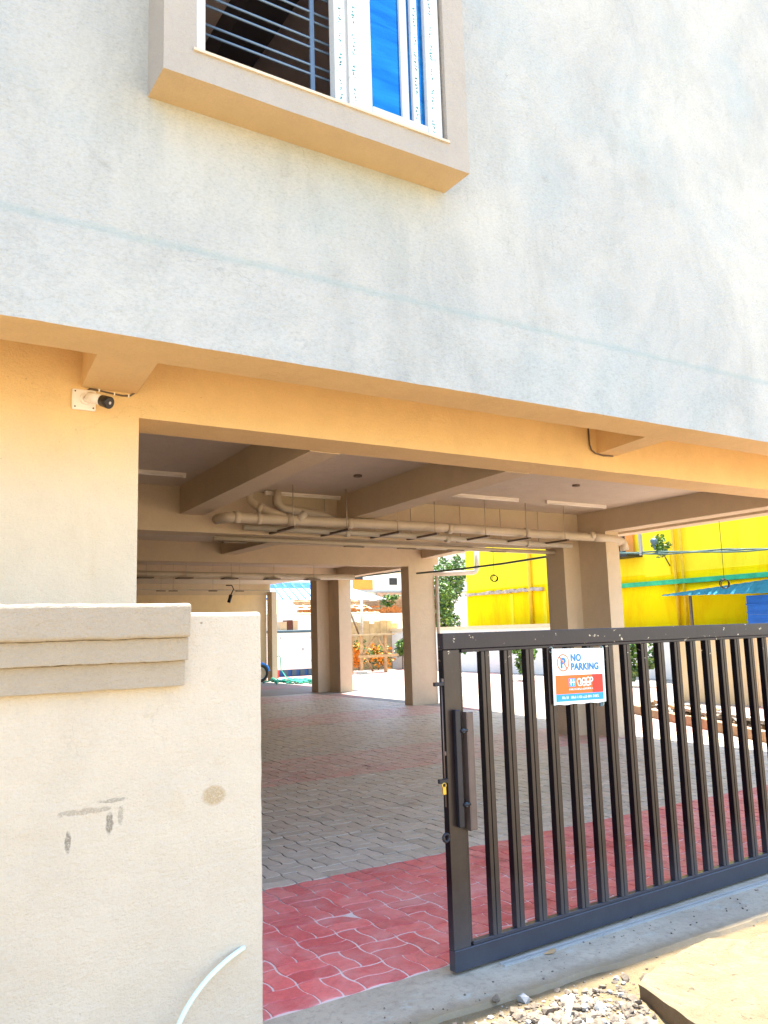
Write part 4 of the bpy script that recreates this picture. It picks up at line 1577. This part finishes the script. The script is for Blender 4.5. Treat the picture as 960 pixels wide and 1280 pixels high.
for k in range(3):
    boxo('sheet_rib', (19.37, 19.399, 8.0, 13.0 - 0.02 * (k % 2), 1.55 + 0.2 * k, 1.58 + 0.2 * k), 'blue_sheet', SH_)
boxo('sheet_wall', (19.401, 19.441, 8.0, 12.98, 1.702, 2.19), 'blue_sheet', SH_)

# overhead cable and lamp on it
OC = root('overhead_cable', (18, 13.5, 3.4), 'thick dark bundle of overhead cables crossing in front of the yellow house', 'cable')
bm = NB()
for k in range(3):
    pts = []
    for i in range(14):
        t = i / 13
        y_ = 15.9 - t * 7.4
        z_ = 3.545 - 0.515 * t ** 0.8 * 0.98 + 0.02 * math.sin(i * 1.7 + k * 2) + (0.35 * (t - 0.62) ** 2 if t > 0.62 else 0)
        pts.append((18.0 + 0.02 * k, y_, z_ + 0.022 * (k - 1)))
    tube(bm, pts, 0.022, 6)
obj('cable', bm, 'cable_green', OC)
bm = NB()
bmesh.ops.create_icosphere(bm, subdivisions=2, radius=0.10, matrix=Matrix.Translation((18.0, 14.62, 3.73)))
tube(bm, [(18, 14.62, 3.66), (18, 14.62, 3.50)], 0.025, 6)
obj('junction', bm, 'slate_metal', OC)
boxo('support', (17.98, 18.05, 15.05, 15.12, 3.40, 4.4), 'grey_concrete', OC)


# ------------------------------------------------------------------ vegetation
def leaf_cloud(bm, c, rad, n, size, seed, hole=0.0, mats=3):
    rr = random.Random(seed)
    cl = [(rr.uniform(-1, 1), rr.uniform(-1, 1), rr.uniform(-1, 1), rr.uniform(0.25, 0.55)) for _ in range(14)]
    cnt = 0
    while cnt < n:
        a = rr.choice(cl)
        v = Vector((rr.gauss(0, 1), rr.gauss(0, 1), rr.gauss(0, 1))).normalized() * a[3] * rr.uniform(0.6, 1.0)
        p_ = Vector((a[0] * 0.65 + v.x, a[1] * 0.65 + v.y, a[2] * 0.65 + v.z))
        cnt += 1
        q = Vector((c[0] + p_.x * rad[0], c[1] + p_.y * rad[1], c[2] + p_.z * rad[2]))
        if q.z < 0.02:
            q.z = rr.uniform(0.02, 0.2)
        d = Vector((rr.gauss(0, 1), rr.gauss(0, 1), rr.gauss(0, 0.6))).normalized()
        e = d.cross(Vector((rr.gauss(0, 1), rr.gauss(0, 1), rr.gauss(0, 1)))).normalized()
        s = size * rr.uniform(0.6, 1.3)
        vs = [bm.verts.new(q - d * s), bm.verts.new(q + e * s * 0.45 + Vector((0, 0, s * 0.15))), bm.verts.new(q + d * s), bm.verts.new(q - e * s * 0.45)]
        f = bm.faces.new(vs)
        f.material_index = rr.randrange(mats)


def tree(name, x, y, h, cr, label, n, size, seed, cat='tree', group=None, trunk=0.12, cz=None):
    t = root(name, (x, y, 0), label, cat, group)
    bm = NB()
    tube(bm, [(x, y, -0.1), (x + 0.05, y, h * 0.3), (x - 0.05, y + 0.05, h * 0.6)], [trunk, trunk * 0.7, trunk * 0.35], 8)
    rr = random.Random(seed)
    for k in range(5):
        a = rr.uniform(0, 6.28)
        tube(bm, [(x, y, h * (0.28 + 0.06 * k)), (x + math.cos(a) * cr * 0.5, y + math.sin(a) * cr * 0.5, h * (0.5 + 0.07 * k))], [trunk * 0.4, trunk * 0.12], 6)
    obj('trunk', bm, 'bark', t)
    bm = NB()
    leaf_cloud(bm, (x, y, cz or h * 0.62), (cr, cr, h * 0.42), n, size, seed)
    obj('crown', bm, ['leaf_green', 'leaf_light', 'leaf_dark'], t)
    return t


tree('leafy_tree', 25.0, 33.5, 5.2, 1.7, 'dense leafy green tree left of the yellow house, seen past the middle column', 6500, 0.10, 11, cz=3.2)
tree('leafy_tree', 20.9, 33.2, 2.5, 0.5, 'narrow green tree at the right end of the brick wall', 900, 0.07, 12, cz=1.9)
WP = root('wall_plant', (19.2, 15.35, 3.2), 'leafy plant growing out of the yellow house wall beside its pipes', 'plant')
bm = NB()
tube(bm, [(19.95, 15.7, 3.2), (19.5, 15.5, 3.45), (19.2, 15.35, 3.8)], 0.02, 6)
obj('stem', bm, 'bark', WP)
bm = NB()
leaf_cloud(bm, (19.2, 15.35, 3.72), (0.3, 0.33, 0.36), 420, 0.07, 13)
obj('foliage', bm, ['leaf_green', 'leaf_light', 'leaf_light'], WP)


def shrub(x, y, z, r, n, size, seed, label, flowers=0, cat='shrub'):
    s = root('shrub', (x, y, 0), label, cat)
    bm = NB()
    leaf_cloud(bm, (x, y, z), r, n, size, seed)
    obj('foliage', bm, ['leaf_green', 'leaf_light', 'leaf_dark'], s)
    bm = NB()
    tube(bm, [(x, y, -0.02), (x, y, z)], 0.02, 6)
    obj('stem', bm, 'bark', s)
    if flowers:
        bm = NB()
        leaf_cloud(bm, (x, y - 0.1, z), (r[0] * 1.02, r[1] * 1.02, r[2] * 1.05), flowers, size * 1.3, seed + 50, mats=1)
        obj('flowers', bm, 'petal_orange', s)
    return s


shrub(16.95, 28.5, 0.70, (0.55, 0.4, 0.5), 350, 0.07, 21, 'orange-flowered shrub behind the wooden trestle table, left one', 350)
shrub(18.1, 28.9, 0.55, (0.6, 0.4, 0.5), 450, 0.07, 22, 'orange-flowered shrub behind the wooden trestle table, right one', 240)
shrub(18.9, 28.3, 0.85, (0.45, 0.45, 0.5), 900, 0.07, 23, 'low bright green shrub between the trestle table and the middle column')
shrub(16.6, 14.2, 0.70, (0.35, 0.45, 0.55), 420, 0.10, 24, 'green shrub against the boundary wall right of the big column')
shrub(16.7, 18.6, 0.75, (0.3, 0.6, 0.55), 500, 0.10, 25, 'green shrub seen through the gate left of the sign')
shrub(16.7, 21.7, 1.0, (0.2, 0.5, 0.35), 300, 0.08, 26, 'small green shrub seen through the first gap between the gate bars')
shrub(21.4, 33.0, 2.95, (0.45, 0.3, 0.35), 260, 0.09, 27, 'green bush growing on top of the brick wall')

# ------------------------------------------------------------------ boundary walls and the planting bed on the right
BW = root('boundary_wall', (19.3, 24, 0), 'long cream boundary wall in front of the yellow house', 'wall')
boxo('wall_face', (19.2, 19.4, 17.6, 34.0, -0.1, 1.54), 'white_wall', BW)
boxo('wall_face', (19.21, 19.39, 9.0, 17.59, -0.1, 1.36), 'white_wall', BW)
boxo('coping', (19.12, 19.48, 17.56, 34.02, 1.542, 1.645), 'cream_paint', BW)
NW = root('side_boundary_wall', (14.1, 5, 0), 'beige panelled boundary wall behind the right end of the gate', 'wall')
boxo('wall_face', (14.03, 14.3, -4, 11.15, -0.1, 1.40), 'cream_paint', NW)
for k in range(16):
    y_ = 11.15 - 0.95 * k
    boxo('pilaster', (13.97, 14.03, y_ - 0.16, y_ - 0.002, -0.08, 1.398), 'cream_paint', NW, 0.004)
boxo('coping', (13.94, 14.38, -4, 11.2, 1.402, 1.47), 'cream_paint', NW)
KB = root('planting_kerb', (10.3, 8, 0), 'low brown kerb of the unfinished planting bed behind the gate', 'kerb')
kd = Vector((9.05 - 11.6, 4.7 - 10.2)).normalized()
kp = Vector((11.6, 10.2))
kn = Vector((-kd.y, kd.x)) * -1
for k in range(22):
    a = kp + kd * (0.50 * k)
    e = a + kd * 0.492
    wv = Vector((0.12, -0.05))
    bm = NB()
    hh = 0.135 + random.uniform(-0.012, 0.012)
    prism(bm, [(a.x, a.y), (e.x, e.y), (e.x + wv.x, e.y + wv.y), (a.x + wv.x, a.y + wv.y)], -0.05, hh)
    obj('kerb_block', bm, 'kerb_brown', KB)
bm = NB()
prism(bm, [(11.74, 10.15), (9.2, 4.6), (10.2, 4.6), (12.6, 10.6)], -0.05, 0.06)
tag(obj('planting_bed', bm, 'sandy_ground'), kind='structure')


def rock_mesh(bm, c, r, rr, mi=0, flat=0.7, sub=1):
    m_ = Matrix.Translation(c) @ Matrix.Rotation(rr.uniform(0, 6.28), 4, 'Z') @ Matrix.Rotation(rr.uniform(-0.5, 0.5), 4, 'X') @ Matrix.Diagonal((rr.uniform(0.75, 1.3), rr.uniform(0.7, 1.1), flat * rr.uniform(0.7, 1.2), 1))
    g = bmesh.ops.create_icosphere(bm, subdivisions=sub, radius=r)
    off = Vector((rr.uniform(-50, 50), rr.uniform(-50, 50), 0))
    for v in g['verts']:
        k_ = 1 + 0.75 * mn.noise(v.co * (1.1 / r) + off)
        v.co = m_ @ (v.co * k_)
    for v in g['verts']:
        for f in v.link_faces:
            f.material_index = mi


rr = random.Random(31)
bm = NB()
for k in range(260):
    t = rr.random()
    x = 11.7 - 2.5 * t + rr.uniform(0.08, 0.75)
    y = 10.1 - 5.5 * t + rr.uniform(-0.1, 0.1)
    rock_mesh(bm, (x, y, 0.07 + rr.uniform(0, 0.07)), rr.uniform(0.03, 0.10), rr, rr.randrange(3))
rb = obj('rubble', bm, ['rubble', 'grey_concrete', 'slab_edge'])
tag(rb, 'loose stones and rubble lying in the planting bed', 'rubble', kind='stuff')
for k, (x, y, l, a, mt, lab) in enumerate((
        (11.1, 8.5, 1.6, 1.15, 'grey_wood', 'dark weathered plank lying on the rubble behind the gate, nearest the column'),
        (10.6, 7.2, 1.4, 1.2, 'grey_concrete', 'grey plank lying on the rubble behind the right part of the gate'),
        (11.5, 9.3, 1.0, 1.0, 'wood', 'brown plank end beside the big column on the rubble bed'))):
    bm = NB()
    box(bm, -l / 2, l / 2, -0.08, 0.08, 0, 0.04)
    o = obj('plank', bm, mt)
    o.location = (x, y, 0.17 + 0.01 * k)
    o.rotation_euler = (0.05, -0.03, a)
    tag(o, lab, 'plank', 'planks on the rubble bed')

# ------------------------------------------------------------------ behind the left opening: generator, sheds
GN = root('generator_cabinet', (14.6, 28.6, 0), 'white generator cabinet with a dark top and slatted dark base', 'generator')
boxo('cabinet', (13.0, 16.0, 28.0, 29.2, 0.24, 1.60), 'white_metal', GN, 0.015)
boxo('lid', (12.97, 16.03, 27.96, 29.24, 1.602, 1.69), 'slate_metal', GN, 0.01)
bm = NB()
box(bm, 13.02, 15.98, 28.06, 29.15, -0.02, 0.238)
obj('base', bm, 'deep_blue', GN)
for k in range(9):
    boxo('base_rib', (13.1 + 0.34 * k, 13.28 + 0.34 * k, 28.02, 28.058, 0.01, 0.225), 'slate_metal', GN)
for x0 in (13.28, 14.55):
    d_ = boxo('door', (x0, x0 + 1.05, 27.975, 27.998, 0.40, 1.48), 'white_metal', GN, 0.006)
    boxo('handle', (x0 + 0.90, x0 + 0.97, 27.95, 27.974, 0.92, 1.02), 'zinc', d_)
    for z in (0.5, 1.36):
        boxo('hinge', (x0 + 0.0, x0 + 0.04, 27.96, 27.974, z, z + 0.08), 'zinc', d_)
for (x0, x1, z1, mt, lab) in ((13.32, 13.60, 2.0, 'cardboard', 'brown carton standing left on the generator lid'),
                              (13.62, 13.84, 2.06, 'dark_red_wood', 'dark red box between two cartons on the generator lid'),
                              (13.86, 14.06, 2.04, 'cardboard', 'brown carton standing right of the dark red box')):
    o = boxo('carton', (x0, x1, 28.05, 28.45, 1.692, z1), mt)
    tag(o, lab, 'box', 'boxes on the generator lid')
FE = root('fire_extinguisher', (12.88, 27.4, 0), 'small red fire extinguisher at the foot of the generator', 'extinguisher')
bm = NB()
tube(bm, [(12.88, 27.4, 0), (12.88, 27.4, 0.02), (12.88, 27.4, 0.25), (12.88, 27.4, 0.30)], [0.05, 0.065, 0.065, 0.03], 12)
obj('cylinder', bm, 'red_paint', FE)
tubeo('valve', [(12.88, 27.4, 0.30), (12.88, 27.4, 0.36)], 0.02, 'black_plastic', FE, 8)
bm = NB()
tube(bm, [(12.80, 27.2, 0.75), (12.86, 27.2, 0.80), (12.92, 27.2, 0.72), (12.94, 27.2, 0.3), (13.0, 26.9, 0.03), (12.7, 25.5, 0.02), (12.4, 24.2, 0.02)], 0.018, 8)
tag(obj('hose', bm, 'green_net'), 'green hose running down from the generator to the heap of green netting', 'hose')
rr = random.Random(5)
bm = NB()
for k in range(34):
    pts = []
    a = rr.uniform(0, 6.28)
    cx, cy = 12.05 + rr.uniform(-0.3, 0.5), 23.8 + rr.uniform(-0.7, 0.7)
    for i in range(7):
        a += rr.uniform(-0.8, 0.8)
        cx += math.cos(a) * 0.14
        cy += math.sin(a) * 0.16
        pts.append((cx, cy, 0.03 + rr.uniform(0, 0.09)))
    tube(bm, pts, 0.022, 5)
tag(obj('netting_heap', bm, 'green_net'), 'crumpled heap of green shade netting on the paving before the generator', 'netting')

WS = root('store_building', (17.5, 33, 0), 'white-walled store with cream and blue ribbed roofs behind the generator', 'building')
boxo('wall', (10, 22.0, 31.0, 31.2, -0.1, 2.34), 'white_wall', WS)


def sheet(name, x0, x1, ya, za, yb, zb2, mat, par, pitch=0.45, rib='deep_blue', rib_r=0.04, skew=0.0):
    bm = NB()
    vs = [bm.verts.new(v) for v in ((x0, ya, za), (x1, ya, za), (x1 + skew, yb, zb2), (x0 + skew, yb, zb2))]
    f = bm.faces.new(vs)
    bmesh.ops.solidify(bm, geom=[f], thickness=0.03)
    o = obj(name, bm, mat, par)
    x = x0 + 0.1
    while x < x1:
        tubeo('rib', [(x, ya, za + rib_r), (x + skew, yb, zb2 + rib_r)], rib_r, rib, par, 5)
        x += pitch
    return o


sheet('cream_roof', 13, 19.6, 31.0, 2.36, 36.5, 3.18, 'cream_sheet', WS, 0.45, 'cream_sheet', 0.02, 2.0)
sheet('pale_roof', 14.0, 20.2, 36.4, 3.20, 39.8, 3.95, 'pale_blue_sheet', WS, 0.42, 'deep_blue', 0.03, 1.15)
sheet('blue_roof', 15.5, 23.5, 40.2, 3.98, 41.5, 4.35, 'blue_sheet', WS, 0.55, 'cyan_sheet', 0.03, 0.4)
boxo('gable', (14.0, 23.5, 41.5, 41.7, 0, 4.45), 'white_wall', WS)

# motorcycle whose front wheel shows past the wall
MC = root('motorcycle', (11.7, 25.6, 0), 'blue motorcycle parked by the far wall, only its front end in view', 'motorcycle')
for x in (12.02, 10.75):
    bm = NB()
    torus(bm, (x, 25.6, 0.29), (1, 0, 0), (0, 0, 1), 0.25, 0.05, 28, 8)
    w_ = obj('tyre', bm, 'rubber', MC)
    bm = NB()
    torus(bm, (x, 25.6, 0.29), (1, 0, 0), (0, 0, 1), 0.19, 0.015, 24, 6)
    for k in range(6):
        a = k * math.pi / 6
        tube(bm, [(x - 0.19 * math.cos(a), 25.6, 0.29 - 0.19 * math.sin(a)), (x + 0.19 * math.cos(a), 25.6, 0.29 + 0.19 * math.sin(a))], 0.006, 5)
    obj('rim', bm, 'zinc', MC)
bm = NB()
for s in (-0.07, 0.07):
    tube(bm, [(12.02, 25.6 + s, 0.29), (11.86, 25.6 + s, 0.78), (11.80, 25.6 + s, 0.98)], 0.02, 8)
obj('fork', bm, 'zinc', MC)
bm = NB()
fend = [(12.02 + 0.32 * math.cos(R(a)), 25.6, 0.29 + 0.32 * math.sin(R(a))) for a in range(10, 160, 15)]
tube(bm, fend, 0.05, 8)
obj('mudguard', bm, 'blue_paint', MC)
bm = NB()
tube(bm, [(11.95, 25.6, 0.78), (11.86, 25.6, 0.80)], [0.08, 0.10], 14)
obj('headlight', bm, 'camera_white', MC)
bm = NB()
tube(bm, [(11.86, 25.6, 0.66), (11.74, 25.6, 0.80), (11.45, 25.6, 0.84), (11.25, 25.6, 0.74)], [0.06, 0.13, 0.14, 0.07], 12)
obj('tank', bm, 'blue_paint', MC)
bm = NB()
tube(bm, [(11.28, 25.6, 0.74), (11.0, 25.6, 0.78), (10.6, 25.6, 0.84)], [0.08, 0.11, 0.07], 10)
obj('seat', bm, 'rubber', MC)
bm = NB()
tube(bm, [(11.70, 25.28, 1.06), (11.80, 25.45, 1.0), (11.80, 25.75, 1.0), (11.70, 25.92, 1.06)], 0.015, 8)
tube(bm, [(11.78, 25.35, 1.02), (11.80, 25.30, 1.16)], 0.006, 6)
tube(bm, [(11.80, 25.28, 1.14), (11.80, 25.28, 1.19)], 0.04, 10)
obj('handlebar', bm, 'zinc', MC)
bm = NB()
box(bm, 11.15, 11.65, 25.5, 25.7, 0.28, 0.62, 0, 0.03)
tube(bm, [(11.6, 25.6, 0.6), (10.75, 25.6, 0.30)], 0.03, 8)
obj('engine', bm, 'slate_metal', MC)

for ch in MC.children:
    ch.location.x -= 0.60

# ------------------------------------------------------------------ behind the middle opening: trestle, walls, houses
TT = root('trestle_table', (16.7, 27.1, 0), 'rough wooden trestle with crossed braces standing in the sunlit yard', 'trestle')
boxo('table_top', (15.85, 17.60, 26.85, 27.55, 1.40, 1.46), 'plywood', TT)
for x, y in ((16.12, 26.95), (17.20, 26.95), (15.98, 27.45), (17.50, 27.45)):
    bm = NB()
    box(bm, x, x + 0.10, y, y + 0.08, -0.02, 1.398)
    obj('leg', bm, 'wood', TT)
for pts in (((16.15, 26.92, 0.62), (16.75, 26.92, 1.36)), ((16.85, 26.92, 1.36), (17.30, 26.92, 0.66)), ((16.3, 26.90, 0.60), (16.85, 27.3, 0.05))):
    bm = NB()
    tube(bm, pts, 0.045, 4)
    obj('brace', bm, 'wood', TT)
boxo('cross_bar', (16.0, 17.75, 26.86, 26.93, 0.58, 0.68), 'wood', TT)
tag(tubeo('pole', [(16.56, 27.6, -0.02), (16.60, 27.6, 2.85)], 0.05, 'grey_wood', None, 8), 'upright grey pole standing behind the trestle', 'pole')
tag(tubeo('pole', [(16.10, 27.8, 2.55), (16.56, 27.75, 1.38)], 0.035, 'bark', None, 8), 'dark pole leaning against the upright grey pole', 'pole')
tag(boxo('concrete_block', (15.70, 16.0, 26.3, 26.6, -0.01, 0.12), 'grey_concrete', None, 0.01), 'grey concrete block on the paving at the foot of the trestle', 'block')
rr = random.Random(9)
PF = root('board_fence', (18.2, 29.5, 0), 'fence of pale upright boards with uneven tops in front of the brick wall', 'fence')
x = 16.6
while x < 19.4:
    w = rr.uniform(0.22, 0.34)
    boxo('board', (x, x + w - 0.012, 29.5 + rr.uniform(0, 0.04), 29.56, -0.05, 1.95 + rr.uniform(-0.10, 0.10)), 'plywood', PF)
    x += w


def brick_wall(name, x0, x1, y, z0, z1, matb, label, ragged):
    W_ = root(name, ((x0 + x1) / 2, y, 0), label, 'wall')
    boxo('core', (x0, x1, y + 0.03, y + 0.2, -0.1, z1 - 0.1), 'mortar', W_)
    bm = NB()
    z = z0
    j = 0
    r2 = random.Random(3)
    while z < z1:
        x_ = x0 - 0.11 * (j % 2)
        while x_ < x1:
            if not (z > z1 - ragged and r2.random() < 0.35):
                d_ = r2.uniform(-0.012, 0.012)
                box(bm, x_ + 0.006, x_ + 0.214, y + d_, y + 0.1, z, z + 0.066)
            x_ += 0.225
        z += 0.08
        j += 1
    o = obj('bricks', bm, matb, W_)
    o['kind'] = 'stuff'
    return W_


brick_wall('brick_wall', 15.8, 20.9, 31.4, 1.5, 2.66, 'brick_red', 'rough red brick wall with a broken top behind the board fence', 0.12)
brick_wall('brick_wall', 17.0, 25.2, 34.2, 2.4, 3.12, 'brick_pale', 'paler brick wall further back above the red brick wall', 0.08)
bm = NB()
tube(bm, [(19.0, 34.0, 2.6), (19.0, 34.0, 3.35)], 0.02, 5)
tube(bm, [(21.5, 34.0, 2.6), (21.5, 34.0, 3.35)], 0.02, 5)
tag(obj('wall_rods', bm, 'rod_steel'), 'bare steel rods rising from the paler brick wall', 'rods')

HS = root('hipped_house', (24, 43, 0), 'house with a sunlit white and blue hipped roof behind the brick walls', 'house')
bm = NB()
vs = [bm.verts.new(v) for v in ((18, 42, 3.42), (27.1, 42, 3.46), (25.4, 45, 4.52), (20, 45, 4.52))]
f = bm.faces.new(vs)
bmesh.ops.solidify(bm, geom=[f], thickness=0.06)
obj('roof', bm, 'pale_blue_sheet', HS)
boxo('wall', (18.2, 27.0, 42.5, 45, 0, 3.40), 'white_wall', HS)
boxo('roof_ridge', (19.9, 25.5, 44.9, 45.1, 4.50, 4.60), 'cyan_sheet', HS)
FB = root('far_block', (33, 51, 0), 'cream multi-storey block with a small dark window beyond the trees', 'building')
boxo('wall', (22, 46, 50, 58, 0, 9.5), 'white_wall', FB)
for (x0, x1, z0, z1) in ((32.45, 33.1, 4.85, 5.35), (30.4, 31.9, 5.9, 6.3), (29.5, 30.2, 5.0, 5.4), (34.5, 35.2, 4.85, 5.35)):
    boxo('window', (x0, x1, 49.95, 49.99, z0, z1), 'dark_opening', FB)
for z in (4.30, 5.75, 7.3):
    boxo('floor_band', (22, 46, 49.80, 49.998, z, z + 0.14), 'grey_concrete', FB)
boxo('balcony_wall', (31.2, 34.0, 49.7, 49.79, 3.7, 4.28), 'brick_pale', FB)
boxo('plaster_patch', (29.4, 31.0, 49.93, 49.985, 4.5, 5.2), 'orange_paint', FB)
tree('leafy_tree', 34.4, 48, 7.0, 0.5, 'small tree top against the far cream block', 260, 0.16, 14, cz=6.1)

# ------------------------------------------------------------------ rubble and stones in the foreground
rr = random.Random(77)
bm = NB()
for k in range(2600):
    a = rr.gauss(0, 1)
    c = rr.gauss(0, 1)
    x = 2.38 + 0.30 * a
    y = 2.46 + 0.17 * c
    if y > 2.88 or (x > 2.76 + (y - 2.49) * 0.4 and y < 2.62):
        continue
    r_ = rr.choice((0.004, 0.005, 0.006, 0.008, 0.010, 0.013, 0.018)) * rr.uniform(0.7, 1.25)
    if rr.random() < 0.03:
        r_ = rr.uniform(0.02, 0.032)
    rock_mesh(bm, (x, y, near_z(x, y) + r_ * 0.3), r_, rr, 0 if rr.random() < 0.8 else 1)
for k in range(500):
    x, y = rr.uniform(1.2, 5.0), rr.uniform(1.6, 2.95)
    r_ = rr.choice((0.004, 0.005, 0.007)) * rr.uniform(0.7, 1.3)
    rock_mesh(bm, (x, y, near_z(x, y) + r_ * 0.3), r_, rr, rr.randrange(2))
for k in range(60):
    x, y = rr.uniform(1.5, 4.6), rr.uniform(2.93, 3.15)
    r_ = rr.choice((0.003, 0.004, 0.006))
    rock_mesh(bm, (x, y, r_ * 0.3), r_, rr, 0)
tag(obj('rubble', bm, ['rubble', 'grey_concrete']), 'heap of broken concrete crumbs and gravel before the gate', 'rubble', kind='stuff')
stones = [(2.42, 2.40, 0.045, 'broken concrete lump at the bottom edge of the gravel heap, left one'),
          (2.56, 2.30, 0.042, 'broken concrete lump at the bottom edge of the gravel heap, right one'),
          (2.30, 2.52, 0.035, 'pale broken lump on the left flank of the gravel heap'),
          (2.66, 2.46, 0.030, 'grey lump on the gravel heap beside the raised slab'),
          (2.36, 2.905, 0.016, 'small white stone lying alone on the concrete threshold')]
for x, y, r_, lab in stones:
    bm = NB()
    rock_mesh(bm, (x, y, max(near_z(x, y), -0.002) + r_ * 0.45), r_, rr, 0, 0.75, 3)
    tag(obj('stone', bm, 'rubble'), lab, 'stone', 'loose stones before the gate')
tag(tubeo('pipe_stub', [(2.36, 2.50, 0.045), (2.50, 2.60, 0.085)], 0.011, 'hose_white', None, 10), 'short pale green pipe stub sticking out of the gravel heap', 'pipe')

SL = root('stone_slab', (3.2, 2.4, 0), 'large weathered yellow slab with a broken brown edge lying on the ground', 'slab')
bm = NB()
outline = [(2.80, 2.52), (2.98, 2.585), (3.16, 2.625), (3.44, 2.665), (3.62, 2.50), (3.86, 2.28), (3.62, 1.75), (2.9, 1.60), (2.62, 1.90), (2.70, 2.20)]
pts = []
for i in range(len(outline)):
    a, c = Vector(outline[i]), Vector(outline[(i + 1) % len(outline)])
    for k in range(8):
        t = k / 8
        q = a.lerp(c, t)
        q += Vector((mn.noise(Vector((q.x * 14, q.y * 14, 2))), mn.noise(Vector((q.x * 14, q.y * 14, 9))))) * 0.010
        pts.append(q)
tv = [bm.verts.new((q.x, q.y, 0.086 + 0.004 * mn.noise(Vector((q.x * 9, q.y * 9, 0))))) for q in pts]
mv = [bm.verts.new((q.x + 0.008 * mn.noise(Vector((q.x * 30, q.y * 30, 4))), q.y - 0.004, 0.066)) for q in pts]
bv = [bm.verts.new((q.x + 0.02 * mn.noise(Vector((q.x * 20, q.y * 20, 4))), q.y + 0.02 * mn.noise(Vector((q.x * 20, q.y * 20, 14))), -0.04)) for q in pts]
f = bm.faces.new(tv)
n = len(tv)
for i in range(n):
    bm.faces.new((mv[i], mv[(i + 1) % n], tv[(i + 1) % n], tv[i]))
    bm.faces.new((bv[i], bv[(i + 1) % n], mv[(i + 1) % n], mv[i]))
o = obj('slab_body', bm, ['slab_stone', 'slab_edge'], SL)
for p_ in o.data.polygons:
    if abs(p_.normal.z) < 0.7 and p_.center.x + 3.2 < 4:
        p_.material_index = 1
SL2 = root('stone_slab', (4.3, 2.3, 0), 'second flat yellow slab beyond the crack, at the right edge', 'slab')
bm = NB()
prism(bm, [(3.465, 2.655), (4.3, 2.62), (5.4, 2.4), (5.2, 1.7), (3.9, 1.8), (3.88, 2.26)], -0.05, 0.030)
obj('slab_body', bm, 'slab_stone', SL2)
# leaf and scrap by the bottom rail
bm = NB()
prism(bm, [(2.86, 3.145), (2.90, 3.125), (2.945, 3.15), (2.93, 3.168)], 0.004, 0.008)
tag(obj('dry_leaf', bm, 'wood'), 'curled brown dry leaf lying against the foot of the gate', 'leaf')
